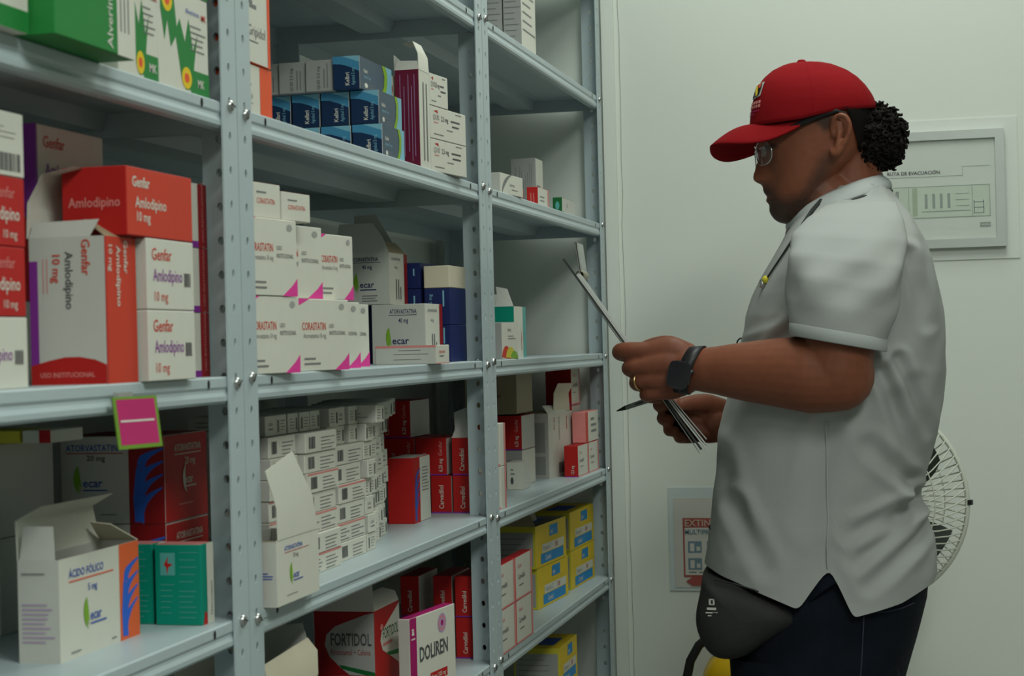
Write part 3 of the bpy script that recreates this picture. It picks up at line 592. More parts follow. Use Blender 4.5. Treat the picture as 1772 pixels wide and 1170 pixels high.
def style(st, W, D, H, bid):
    sd = sum(map(ord, bid)); rr = random.Random(sd)
    C = lambda **k: Card(W, D, H, **k)
    if st == 'green':
        c = C(base='white').R('s', 0, 0, 1, .10, 'green').T('s', 'MK', .10, .22, .055, 'red', bold=.02).T('s', 'Alverinova', .2, .22, .05, 'blue').LN('s', .1, .5, .8, 3, .06, 'mgrey', .01); c.R('e', 0, 0, 1, .1, 'green'); return c
    if st == 'greenbig':
        c = C(base='green').R('s', .76, 0, 1, 1, 'white').T('s', 'Alverinova', .70, .02, .060, 'white', rot=90, bold=.01)
        c.T('s', 'MK', .62, .52, .045, 'red', bold=.02).R('s', .6, .44, .68, .50, 'blue').VL('s', .80, .05, .12, .6, 3, 'mgrey', .018); return c
    if st == 'flower':
        c = C(base='white')
        c.P('s', [(.05, 1), (.05, .75), (.12, .45), (.18, .66), (.24, .40), (.34, .52), (.44, .12), (.52, .02), (.66, .04), (.70, .30), (.78, .62), (.68, .44), (.60, .75), (.52, .50), (.42, .72), (.36, .62), (.32, .88), (.3, 1)], 'green')
        c.R('s', .62, 0, 1, .24, 'green')
        c.E('s', .18, .86, .10, .12, 'yellow').E('s', .18, .86, .05, .06, 'orange').E('s', .54, .14, .10, .11, 'yellow').E('s', .54, .14, .05, .05, 'orange')
        c.T('s', 'Alverinova', .54, .80, .055, 'blue', maxw=.32).T('s', 'MK', .86, .78, .06, 'red', bold=.02).T('s', 'MK', .76, .08, .08, 'white', bold=.02).LN('s', .62, .68, .95, 5, .06, 'mgrey', .012, sd)
        return c
    if st in ('amlW', 'amlW2', 'amlW3', 'amlG', 'amlB'):
        red = {'amlW': 0, 'amlG': 0, 'amlB': 0}.get(st, 1)
        c = C(base='white', end='offw' if st in ('amlW', 'amlB') else 'dred')
        if red:
            c.R('s', .82, 0, 1, 1, 'dred').T('s', 'USO INSTITUCIONAL', .93, .1, .07, 'rose', rot=90, maxw=.7).R('s', 0, 0, .82, .10, 'purple')
            c.T('s', 'Genfar', .10, .72, .15, 'coral', bold=.01, maxw=.42).T('s', 'Amlodipino', .10, .42, .16, 'dgrey', bold=.008, maxw=.66)
            c.T('e', 'Amlodipino', .86, .12, .12, 'white', rot=90, maxw=1)
        elif st == 'amlB':
            c.BC('s', .55, .08, .93, .36, sd).LN('s', .2, .75, .9, 3, .08, 'mgrey', .012); c.R('s', 0, 0, .03, 1, 'purple')
        else:
            
            if st == 'amlG': c.R('s', 0, 0, .015, 1, 'purple').R('e', .45, 0, 1, 1, 'purple')
            c.T('s', 'Genfar', .10, .76 if st == 'amlG' else .70, .125 if st == 'amlG' else .17, 'coral', bold=.01, maxw=.45)
            c.T('s', 'Amlodipino', .12, .46 if st == 'amlG' else .40, .13 if st == 'amlG' else .18, 'purple', bold=.004, maxw=.62)
            c.T('s', '10 mg', .14, .12, .14, 'coral', maxw=.3).BC('s', .78, .34, .92, .54, sd)
        return c
    if st == 'amlR':
        return C(base='red').T('s', 'Genfar', .45, .70, .16, 'rose', maxw=.4).T('s', 'Amlodipino', .25, .38, .19, 'white', bold=.01, maxw=.65).T('s', '10 mg', .62, .12, .12, 'white', maxw=.25)
    if st == 'amlR2':
        c = C(base='red', side='coral', top='red'); c.T('s', 'Genfar', .08, .72, .15, 'white', bold=.02, maxw=.36).T('s', 'Amlodipino', .12, .42, .16, 'white', bold=.012, maxw=.56).T('s', '10 mg', .14, .22, .14, 'white', bold=.012, maxw=.26)
        c.T('e', 'Amlodipino', .10, .42, .14, 'rose', bold=.01, maxw=.8); return c
    if st == 'amlOpen':
        c = C(base='offw', side='coral', open_=True); c.R('e', 0, 0, .11, .84, 'purple')
        c.P('e', [(0, 0), (1, 0), (1, .13), (.85, .165), (.65, .185), (.45, .185), (.25, .165), (0, .13)], 'red').R('s', 0, 0, .04, 1, 'red')
        c.T('e', 'Genfar', .70, .98, .062, 'coral', rot=-90, bold=.015, maxw=.7).T('e', 'Amlodipino', .48, .90, .058, 'dgrey', rot=-90, bold=.01, maxw=1.15).T('e', '10 mg', .31, .88, .058, 'coral', rot=-90, bold=.015, maxw=.48)
        c.VL('e', .18, .05, .62, .86, 2, 'rose', .012); c.T('e', 'USO INSTITUCIONAL', .12, .05, .032, 'rose', bold=.015, maxw=.72)
        c.T('s', 'Genfar', .60, .98, .058, 'white', rot=-90, bold=.015, maxw=.66).T('s', 'Amlodipino', .36, .94, .062, 'white', rot=-90, bold=.015, maxw=1.3).T('s', '10 mg', .12, .94, .055, 'white', rot=-90, bold=.01, maxw=.5)
        c.flap([((-W, 0, H), (-.012, 0, H)), ((-W*.96, .004, H+.012), (-.006, .004, H+.013))], 'offw')
        c.flap([((-W-.001, 0, H), (-W-.001, D, H)), ((-W-.003, .006, H+.028), (-W+.002, D-.002, H+.026)), ((-W+.008, .010, H+.050), (-W+.012, D-.004, H+.050)), ((-W+.034, .012, H+.055), (-W+.036, D-.006, H+.054))], 'white')
        c.flap([((0, .002, H), (0, D, H)), ((-.022, .012, H+.014), (-.022, D-.008, H+.013))], 'kraft')
        return c
    if st in ('at20', 'at40', 'at20o', 'at40o', 'acido', 'atback'):
        mg = '20 mg' if '20' in st else '40 mg'
        if st == 'atback':
            c = C(base='offw').LN('e', .2, .9, .85, 2, .06, 'mgrey', .015, sd).LN('e', .05, .72, .6, 7, .06, 'mgrey', .012, sd+1).BC('e', .60, .42, .95, .52, sd); return c
        if st == 'at20':
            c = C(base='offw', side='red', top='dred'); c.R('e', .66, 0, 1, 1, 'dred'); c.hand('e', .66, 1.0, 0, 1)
            c.T('e', 'ATORVASTATINA', .06, .83, .075, 'blue', bold=.01, maxw=.55).R('e', .06, .80, .61, .81, 'red').T('e', '20 mg', .26, .72, .065, 'dgrey', bold=.01, maxw=.2)
            c.ecar('e', .22, .42, .16, w=.26).LN('e', .38, .10, .62, 1, .05, 'mgrey', .012)
            c.T('s', 'ATORVASTATINA', .22, .80, .08, 'white', bold=.008, maxw=.62).R('s', .22, .76, .84, .77, 'white').T('s', '20 mg', .45, .64, .085, 'white', maxw=.25)
            c.ecar('s', .44, .42, .16, c='white', green=False, w=.3); c.arc('s', .52, .48, .12, .17, .06, 110, 255, 'white').LN('s', .3, .18, .8, 1, .05, 'rose', .012); return c
        if st in ('at40', 'at40o'):
            c = C(base='offw', side='white', open_=st == 'at40o')
            c.T('e', 'ATORVASTATINA', .34 if st == 'at40' else .30, .84, .075, 'navy', bold=.01, maxw=.5).R('e', .32, .81, .84, .82, 'navy').T('e', '40 mg', .50, .69, .075, 'navy', bold=.01, maxw=.18)
            c.ecar('e', .38 if st == 'at40' else .45, .33, .19, c='navy', w=.34)
            if st == 'at40o': c.LN('e', .48, .16, .78, 3, .05, 'mgrey', .018, sd)
            c.R('s', .82, 0, 1, 1, 'dred').T('s', 'ATORVASTATINA', .12, .86, .05, 'navy', maxw=.6).T('s', '40 mg', .3, .7, .05, 'navy', maxw=.3).VL('s', .35, .12, .1, .5, 3, 'mgrey', .05)
            if st == 'at40o':
                c.flap([((-W, 0, H), (0, 0, H)), ((-W*.98, .004, H+.022), (-W*.12, .004, H+.020)), ((-W*.97, .012, H+.040), (-W*.34, .012, H+.040))], 'offw')
                c.flap([((-W, D, H), (-.01, D, H)), ((-W*.98, D-.004, H+.056), (-W*.55, D-.004, H+.056))], 'offw')
                c.flap([((0, .004, H), (0, D, H)), ((-.012, .012, H+.016), (-.012, D-.012, H+.016))], 'kraft')
            return c
        c = C(base='white', end='offw', open_=True)
        if st == 'acido':
            c.R('s', .74, 0, 1, 1, 'oran2').hand('s', .73, 1.0, .02, .95); c.T('s', 'ÁCIDO FÓLICO', .11, .80, .075, 'blue', bold=.012, maxw=.54).R('s', .11, .755, .66, .768, 'orange').T('s', '5 mg', .34, .63, .07, 'blue', bold=.01, maxw=.16)
            c.ecar('s', .36, .33, .16, w=.22).LN('s', .12, .06, .3, 1, .1, 'mgrey', .012).LN('s', .62, .06, .72, 1, .1, 'mgrey', .012)
            c.LN('e', .1, .86, .85, 1, .06, 'mgrey', .012, sd).LN('e', .1, .56, .9, 9, .045, 'lilac', .012, sd)
            c.flap([((-W, .001, H), (-W, D, H)), ((-W-.004, .006, H+.030), (-W-.004, D-.004, H+.030)), ((-W+.010, .022, H+.040), (-W+.012, D+.004, H+.040))], 'white')
            c.flap([((-W+.002, 0, H), (-.003, 0, H)), ((-W+.004, .004, H+.026), (-.006, .004, H+.026))], 'offw')
            c.flap([((-W, D, H), (0, D, H)), ((-W+.004, D-.026, H+.018), (-.012, D-.026, H+.016))], 'cream')
        else:
            c.T('s', 'ATORVASTATINA', .18, .81, .07, 'blue', bold=.012, maxw=.56).R('s', .18, .775, .76, .785, 'red').T('s', '20 mg', .38, .68, .065, 'mgrey', bold=.01, maxw=.2)
            c.ecar('s', .38, .36, .17, w=.24).LN('s', .22, .12, .6, 1, .1, 'mgrey', .010); c.LN('e', .6, .5, .95, 3, .04, 'blue', .015)
            c.flap([((.0005, .004, H), (.0005, D*.98, H)), ((.001, .002, H+.030), (.001, D*.86, H+.034)), ((-.004, -.012, H+.066), (-.004, D*.52, H+.080))], 'white')
            c.flap([((-W, 0, H), (0, 0, H)), ((-W+.004, .012, H-.006), (-.008, .012, H-.006))], 'kraft')
        return c
    if st == 'smallyel': return C(base='yel2')
    if st == 'smallred': return C(base='white', end='white').R('e', .6, 0, 1, 1, 'red')
    if st == 'teal':
        c = C(base='teal', side='teal', top='rose'); c.R('e', .12, .62, .44, .90, 'mint').P('e', [(.2, .75), (.3, .86), (.28, .77), (.4, .76), (.3, .72), (.27, .62), (.25, .72)], 'red')
        c.LN('e', .54, .9, .95, 5, .09, 'mint', .008, sd).LN('e', .12, .5, .42, 6, .07, 'mint', .008, sd).LN('e', .52, .42, .92, 6, .065, 'mint', .008, sd+2)
        c.R('s', .45, 0, 1, 1, 'white').T('s', 'Metronidazol', .86, .1, .055, 'dgrey', rot=90, maxw=3).P('s', [(.1, 0), (.45, 0), (.4, .14), (.25, .17)], 'red'); return c
    if st in ('orange', 'orange2'):
        c = C(base='orange', side='white', top='orange')
        c.R('s', .70 if st == 'orange' else .93, 0, 1, 1, 'orange')
        if st == 'orange2': c.R('s', .78, .72, .93, .86, 'orange')
        u = .26 if st == 'orange' else .42; h = .30 if st == 'orange' else .26
        c.T('s', 'Gripidol', u, h, .12 if st == 'orange' else .10, 'mgrey', maxw=.45 if st == 'orange2' else .4).LN('s', u+.05, h+.26, u+.32, 1, .1, 'mgrey', .035).LN('s', u, .2, u+.4, 1, .1, 'mgrey', .012)
        if st == 'orange2':
            c.R('s', .26, .24, .40, .40, 'coral').T('s', '3', .30, .27, .09, 'white', bold=.02)
            c.LN('s', .25, .56, .7, 1, .1, 'mgrey', .03).LN('s', .25, .66, .85, 1, .1, 'mgrey', .02).T('s', 'Gripidol', u, .88, .10, 'mgrey', maxw=.45)
        return c
    if st == 'blue':
        c = C(base='deep', side='slate', top='offw')
        c.P('e', [(0, .78), (.3, .76), (.6, .68), (1, .52), (1, 1), (0, 1)], 'sky').P('e', [(.35, 1), (1, .80), (1, 1)], 'skyl')
        c.R('e', .975, 0, 1, 1, 'offw')
        c.T('e', 'Kelbri', .60, .12, .13, 'white', rot=90, bold=.015, maxw=.45).T('e', 'Agiobul 5 mg', .80, .12, .11, 'skyl', rot=90, maxw=.6)
        c.T('s', 'Kelbri', .10, .54, .11, 'white', bold=.02, maxw=.25).T('s', 'Agiobul 5 mg', .10, .38, .09, 'skyl', maxw=.52).E('s', .17, .16, .05, .075, 'white').LN('s', .26, .2, .45, 2, .08, 'mgrey', .02)
        c.P('s', [(.62, 0), (.74, 0), (.84, .35), (.86, .75), (.80, 1), (.68, 1), (.76, .7), (.74, .35)], 'lime').P('s', [(.74, 0), (1, 0), (1, 1), (.80, 1), (.86, .75), (.84, .35)], 'skyl'); return c
    if st == 'shadegrey':
        c = C(base='grey', side='white'); c.T('e', 'QUIS 2,5 mg', .52, .06, .10, 'dgrey', rot=90, maxw=.9).VL('e', .66, .12, .1, .9, 2, 'mgrey', .04, sd); return c  # white carton; shade on its end is painted in as grey
    if st == 'quis':
        c = C(base='offw', side='white'); c.T('s', 'QUIS', .08, .60, .16, 'mgrey', maxw=.22).T('s', '2,5 mg', .30, .60, .15, 'dgrey', bold=.012, maxw=.24).P('s', [(.10, .86), (.22, .80), (.2, .90)], 'red')
        c.LN('s', .57, .64, .92, 1, .1, 'dgrey', .05, sd).LN('s', .60, .48, .92, 1, .1, 'dgrey', .05, sd+1).LN('s', .45, .34, .72, 1, .1, 'mgrey', .03).LN('s', .10, .50, .28, 1, .1, 'rose', .03).LN('s', .70, .90, .95, 1, .1, 'mgrey', .03).LN('s', .1, .14, .5, 1, .1, 'mgrey', .03)
        return c
    if st == 'maroon':
        c = C(base='white', end='maroon', open_=True)
        for i, u in enumerate((.20, .36, .54, .68, .80)): c.R('e', u, .06+.05*(i % 3), u+.02, .95-.12*(i % 2), 'lilac')
        c.VL('s', .35, .3, .08, .9, 2, 'mgrey', .10)
        c.flap([((.0003, 0, H), (.0003, D, H)), ((-.001, .004, H+.020), (-.001, D, H+.020)), ((-.008, .006, H+.036), (-.008, D-.004, H+.036)), ((-.022, .008, H+.034), (-.022, D-.006, H+.034))], 'white')
        c.flap([((-W, 0, H), (0, 0, H)), ((-W+.002, .002, H+.012), (-.002, .003, H+.011))], 'offw')
        c.flap([((-W, 0, H), (-W, D, H)), ((-W-.002, .006, H+.02), (-W-.002, D-.006, H+.016))], 'offw')
        return c
    if st in ('cora', 'corasm'):
        c = C(base='white', end='offw')
        if st == 'cora':
            c.P('s', [(.70, 0), (1, 0), (1, .24), (.90, .14)], 'pink').P('s', [(0, 1), (.22, 1), (0, .90)], 'pink')
            c.T('s', 'CORASTATIN', .07, .57, .105, 'coral', bold=.005, sx=.8, maxw=.46).T('s', 'Atorvastatina 10 mg', .09, .46, .065, 'mgrey', maxw=.44)
            c.T('s', 'USO', .60, .60, .055, 'mgrey', bold=.01, maxw=.12).T('s', 'INSTITUCIONAL', .60, .50, .055, 'mgrey', bold=.012, maxw=.33)
            c.LN('s', .10, .16, .42, 2, .07, 'mgrey', .025, sd).E('s', .86, .90, .055, .045, 'grey')
        else:
            c.T('s', 'CORASTATIN', .2, .4, .16, 'coral', maxw=.6).LN('s', .2, .7, .7, 1, .1, 'mgrey', .05).R('t', 0, 0, 1, 1, 'rose')
        return c
    if st == 'corlong':
        c = C(base='offw', side='white'); c.R('e', 0, .88, 1, 1, 'rose').LN('e', .38, .72, .95, 1, .1, 'mgrey', .035).LN('e', .30, .52, .92, 2, .28, 'mgrey', .03, sd).T('s', 'CORASTATIN', .2, .56, .14, 'coral', bold=.01, maxw=.6).LN('s', .25, .38, .75, 1, .1, 'mgrey', .06).R('s', 0, 0, 1, .05, 'rose'); return c
    if st == 'navy':
        return C(base='navy', top='cream').T('e', 'Nebilet 5 mg', .30, .12, .10, 'skyl', rot=90, maxw=1).VL('e', .72, .1, .5, .95, 1, 'skyl', .06, sd)
    if st == 'beige': return C(base='cream')
    if st == 'redswirl':
        c = C(base='red', side='white', top='offw'); c.R('s', 0, 0, .38, 1, 'red').hand('s', .02, .40, .02, .95, 'blue').LN('s', .5, .82, .9, 8, .05, 'mgrey', .012, sd); c.hand('e', .88, 1.06, .05, .9, 'blue') if 0 else 0; return c
    if st in ('carv', 'carvo'):
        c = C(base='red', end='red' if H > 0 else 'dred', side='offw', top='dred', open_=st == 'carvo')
        if W > .04: c.T('e', 'Genfar', .86, .52, .10, 'rose', rot=90, bold=.01, maxw=.5).T('e', '6,25 mg', .86, .1, .10, 'white', rot=90, bold=.01, maxw=.4).T('e', 'Carvedilol', .36, .08, .10, 'white', rot=90, maxw=.6)
        else: c.T('e', 'Carvedilol', .62, .12, .13 if W > .028 else .11, 'white', rot=90, bold=.008, maxw=1.1)
        c.R('e', 0, 0, 1, .035, 'purple')
        if st == 'carvo':
            c.flap([((-W, 0, H), (0, 0, H)), ((-W+.004, .004, H+.012), (0, .004, H+.012)), ((-W+.002, .008, H+.036), (-.004, .008, H+.044))], 'offw')
        return c
    if st == 'carvo2':
        c = C(base='offw', side='white', open_=True); c.R('e', .06, .40, .85, .86, 'grey').R('e', .06, .06, .85, .34, 'grey')
        c.T('s', 'Genfar', .74, .93, .055, 'coral', rot=-90, bold=.01, maxw=.5).T('s', 'Carvedilol', .42, .93, .06, 'mgrey', rot=-90, bold=.01, maxw=.7).T('s', '25 mg', .22, .93, .055, 'coral', rot=-90, maxw=.35).BC('s', .40, .06, .66, .22, sd)
        c.flap([((-.004, D, H), (-.004, .04, H)), ((-.006, D, H+.032), (-.006, .05, H+.034)), ((.004, D, H+.05), (.004, .045, H+.052))], 'cream')
        c.flap([((0, 0, H), (0, D*.8, H)), ((-.012, .004, H+.014), (-.012, D*.7, H+.012))], 'white')
        c.flap([((-W, 0, H), (0, 0, H)), ((-W+.004, .02, H+.004), (-.004, .02, H+.004))], 'kraft')
        return c
    if st == 'carvW':
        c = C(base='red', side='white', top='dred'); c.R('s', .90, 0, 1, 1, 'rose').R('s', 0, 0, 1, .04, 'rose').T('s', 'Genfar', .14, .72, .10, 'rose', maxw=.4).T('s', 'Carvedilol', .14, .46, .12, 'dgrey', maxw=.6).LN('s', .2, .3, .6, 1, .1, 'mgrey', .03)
        c.T('e', '12,5 mg', .7, .1, .1, 'white', rot=90, maxw=.6).R('e', 0, 0, 1, .03, 'purple'); return c
    if st == 'pinkw': return C(base='white', end='white', side='white').R('s', .7, 0, 1, 1, 'rose').R('e', 0, 0, 1, .05, 'rose')
    if st == 'pinkbox':
        return C(base='rose', side='white').R('s', 0, 0, .18, 1, 'coral').LN('s', .4, .7, .8, 1, .1, 'mgrey', .08).LN('s', .4, .5, .9, 2, .2, 'mgrey', .08, sd)
    if st == 'whitepl': return C(base='offw', end='white').LN('e', .25, .7, .5, 2, .15, 'mgrey', .05).E('e', .33, .33, .09, .13, 'dgrey')
    if st == 'beigebig': return C(base='kraft').T('e', 'Genfar', .2, .62, .10, 'maroon', maxw=.4).T('e', 'Carvedilol', .2, .4, .11, 'maroon', maxw=.5)
    if st in ('forti', 'forti2'):
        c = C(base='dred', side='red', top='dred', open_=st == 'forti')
        c.P('e', [(1, .99), (.85, .97), (.35, .86), (.20, .78), (.17, .68), (.25, .57), (.45, .46), (.98, .22), (1, .22)], 'grey')
        c.P('e', [(.45, .46), (.40, .50), (1, .43), (1, .38)], 'dgreen').T('e', 'FORTIDOL', .27, .68, .115, 'dgrey', bold=.02, maxw=.68).T('e', 'Paracetamol + Cafeína', .27, .59, .055, 'dred', maxw=.66)
        c.P('s', [(1, .98), (.5, .84), (.28, .78), (.22, .70), (.30, .60), (.7, .48), (1, .38)], 'white').T('s', 'FORTIDOL', .32, .70, .10, 'dgreen', bold=.015, maxw=.62).LN('s', .32, .63, .9, 1, .1, 'rose', .03).P('s', [(.45, .56), (1, .53), (1, .48), (.55, .52)], 'green')
        c.P('s', [(1, .10), (.55, 0), (1, 0)], 'white').E('s', .28, .82, .06, .03, 'rose')
        if st == 'forti':
            c.flap([((-W, 0, H), (0, 0, H)), ((-W*.98, .006, H+.05), (-.004, .006, H+.05))], 'offw')
            c.flap([((0, .004, H), (0, D, H)), ((-.004, .006, H+.012), (-.004, D-.002, H+.012)), ((-.02, .01, H+.016), (-.02, D-.004, H+.016))], 'white')
        return c
    if st == 'doli':
        c = C(base='white', end='offw', top='mag'); c.R('s', 0, 0, .14, 1, 'mag').R('s', .14, 0, .20, .30, 'rose')
        c.T('s', 'DOLIREN', .20, .51, .155, 'dgrey', bold=.02, maxw=.62).R('s', .42, .25, .80, .345, 'red').T('s', '8 mg / 325 mg', .45, .275, .045, 'white', bold=.01, maxw=.32).T('s', 'a', .04, .82, .10, 'white', bold=.03, maxw=.08).R('s', .03, .77, .11, .785, 'white')
        for i, r_ in enumerate((.095, .075, .055, .03)): c.E('s', .70, .84, r_, r_*1.1, ('lilac', 'rose', 'lilac', 'mag')[i])
        return c
    if st == 'openplain':
        c = C(base='cream', open_=True)
        c.flap([((.0005, .004, H), (.0005, D, H)), ((.001, .006, H+.02), (.001, D-.002, H+.025)), ((-.004, .012, H+.034), (-.004, D-.016, H+.040))], 'cream')
        c.flap([((-W, .0, H), (-W, D, H)), ((-W-.01, 0, H+.05), (-W-.01, D, H+.05))], 'white')
        c.flap([((-W, D, H), (0, D, H)), ((-W+.01, D+.012, H+.045), (-.02, D+.012, H+.05))], 'offw')
        return c
    if st == 'whitetall': return C(base='grey', side='white').LN('e', .08, .92, .95, 14, .065, 'mgrey', .01, sd).LN('s', .1, .92, .95, 8, .1, 'mgrey', .02, sd)
    if st == 'whitearc':
        c = C(base='offw', side='white'); c.arc('s', .62, .1, .55, .95, .12, 95, 185, 'mgrey').T('s', 'Ivermec', .42, .42, .18, 'mgrey', maxw=.36).LN('s', .5, .25, .9, 1, .1, 'mgrey', .04); return c
    if st == 'greytext': return C(base='grey', side='white', top='dgrey').VL('e', .1, .08, .1, .95, 10, 'mgrey', .02, sd).LN('s', .1, .5, .9, 3, .12, 'mgrey', .03, sd)
    if st == 'redsm': return C(base='red', side='white').VL('e', .35, .25, .15, .7, 2, 'rose', .06).LN('s', .2, .5, .7, 2, .2, 'mgrey', .06, sd).R('s', .88, 0, 1, 1, 'rose')
    if st == 'greensm': return C(base='dgreen', side='offw').E('e', .5, .5, .22, .25, 'mint').T('s', 'SAL', .35, .45, .2, 'mgrey', maxw=.5).R('s', 0, 0, .2, .15, 'green')
    if st == 'cream':
        c = C(base='grey', side='white'); c.E('s', .25, .0, .26, .36, 'coral', 0, 180).E('s', .50, .0, .28, .33, 'yel2', 0, 180).E('s', .72, .0, .22, .22, 'lgreen', 0, 180)
        c.T('s', 'fenyla', .34, .76, .10, 'mgrey', maxw=.5).LN('s', .36, .62, .85, 2, .07, 'mgrey', .02); return c
    if st == 'tealop':
        c = C(base='offw', side='white', open_=True); c.R('e', 0, .70, 1, 1, 'teal').R('s', .75, 0, 1, 1, 'mint').T('s', 'ketotifeno', .62, .15, .06, 'red', rot=90, bold=.02, maxw=.8)
        c.flap([((-W, 0, H), (0, 0, H)), ((-W+.004, .004, H+.014), (-.006, .004, H+.014)), ((-W, .01, H+.032), (-.012, .01, H+.028))], 'offw')
        c.flap([((-W, D, H), (-W, 0, H)), ((-W-.006, D-.006, H+.02), (-W-.006, .006, H+.02))], 'white'); return c
    if st in ('yellow', 'yellowo', 'yellowl'):
        c = C(base='yel2', side='yellow', top='yellow', open_=st == 'yellowo'); c.R('e', .04, .06, .96, .86, 'grey').LN('e', .1, .7, .9, 4, .13, 'mgrey', .02, sd)
        c.R('s', .16, .06, .90, .30, 'cyan').R('s', .20, .32, .92, .52, 'white').T('s', 'Vitamin C', .23, .36, .12, 'mgrey', maxw=.36).T('s', '500', .62, .36, .12, 'red', bold=.01, maxw=.24).T('s', 'Cevitol', .30, .12, .12, 'white', bold=.015, maxw=.5)
        c.P('s', [(.44, .66), (.72, .66), (.72, .92), (.46, .92)], 'cyan').T('s', 'paz', .48, .72, .11, 'white', bold=.02, maxw=.2).R('s', .0, .585, 1, .595, 'yel2').R('t', .3, .2, .8, .7, 'blue')
        if st == 'yellowo':
            c.flap([((-W, 0, H), (0, 0, H)), ((-W*.9, .01, H+.04), (-.02, .01, H+.045))], 'kraft'); c.flap([((-.03, .0, H), (-.03, D*.6, H)), ((-.036, 0, H+.04), (-.036, D*.5, H+.045))], 'kraft')
        if st == 'yellowl':
            c.flap([((0, 0, H+.001), (0, D, H+.001)), ((.012, .006, H+.004), (.012, D-.006, H+.004)), ((.016, .01, H-.012), (.016, D-.01, H-.012))], 'white')
        return c
    if st == 'smallL':
        c = C(base='white', end='offw', top='offw'); c.R('s', 0, .9, 1, 1, 'rose') if rr.random() < .6 else 0
        c.BC('s', .10, .2, .30, .8, sd) if rr.random() < .6 else c.LN('s', .06, .66, .42, 4, .18, 'mgrey', .05, sd)
        c.LN('s', .48, .66, .95, 4, .18, 'mgrey', .05, sd); return c
    if st == 'smallS':
        c = C(base='white', end='offw', top='offw'); k = rr.random()
        if k < .5: c.BC('s', .74, .15, .92, .75, sd).LN('s', .12, .68, .6, 4, .15, 'mgrey', .04, sd)
        elif k < .75: c.T('s', 'CORA', .25, .5, .15, 'mgrey', maxw=.5).LN('s', .25, .3, .8, 1, .1, 'mgrey', .07, sd)
        else: c.BC('s', .1, .15, .28, .75, sd).LN('s', .4, .68, .9, 4, .15, 'mgrey', .04, sd)
        c.LN('e', .1, .7, .9, 3, .2, 'mgrey', .04, sd)
        return c
    raise ValueError(st)

def flap_obj(strips, c, th, parent):
    g = G(); m = ink(c); n = len(strips)
    A = [[Vector(p) for p in row] for row in strips]
    nr = (A[1][0]-A[0][0]).cross(A[0][1]-A[0][0]).normalized()*th
    top = [[tuple(p) for p in row] for row in A]; bot = [[tuple(p+nr) for p in row] for row in A]
    g.grid(top, m, smooth=n > 2); g.grid(bot, m, smooth=n > 2, flip=True)
    ring_t = [top[i][0] for i in range(n)]+[top[i][1] for i in range(n-1, -1, -1)]
    ring_b = [bot[i][0] for i in range(n)]+[bot[i][1] for i in range(n-1, -1, -1)]
    k = len(ring_t)
    for i in range(k): g.poly([ring_t[i], ring_t[(i+1) % k], ring_b[(i+1) % k], ring_b[i]], m)
    return g.build('flap', parent)

def carton_mesh(c):
    W, D, H = c.W, c.D, c.H
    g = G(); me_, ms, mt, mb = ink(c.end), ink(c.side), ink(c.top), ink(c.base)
    if not c.open:
        b = min(.0007, W/10, D/10, H/10)
        v = [(-W,0,0),(0,0,0),(0,D,0),(-W,D,0),(-W,0,H),(0,0,H),(0,D,H),(-W,D,H)]
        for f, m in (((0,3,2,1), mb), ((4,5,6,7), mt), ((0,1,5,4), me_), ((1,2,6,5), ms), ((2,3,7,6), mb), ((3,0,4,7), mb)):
            g.faces([v[i] for i in f], [(0, 1, 2, 3)], m)
        me = bevel_me(g.mesh('carton'), b)
        return me
    t = .0008
    O = [(-W, 0), (0, 0), (0, D), (-W, D)]; I = [(-W+t, t), (-t, t), (-t, D-t), (-W+t, D-t)]
    cols = [me_, ms, mb, mb]; inn = ink('offw')
    for i in range(4):
        a, b_ = O[i], O[(i+1) % 4]; p, q = I[i], I[(i+1) % 4]
        g.poly([(a[0], a[1], 0), (b_[0], b_[1], 0), (b_[0], b_[1], H), (a[0], a[1], H)], cols[i])
        g.poly([(q[0], q[1], t), (p[0], p[1], t), (p[0], p[1], H), (q[0], q[1], H)], inn)
        g.poly([(a[0], a[1], H), (b_[0], b_[1], H), (q[0], q[1], H), (p[0], p[1], H)], inn)
    g.poly([(-W, 0, 0), (-W, D, 0), (0, D, 0), (0, 0, 0)], mb); g.poly([(p[0], p[1], t) for p in I], inn)
    return g.mesh('carton')
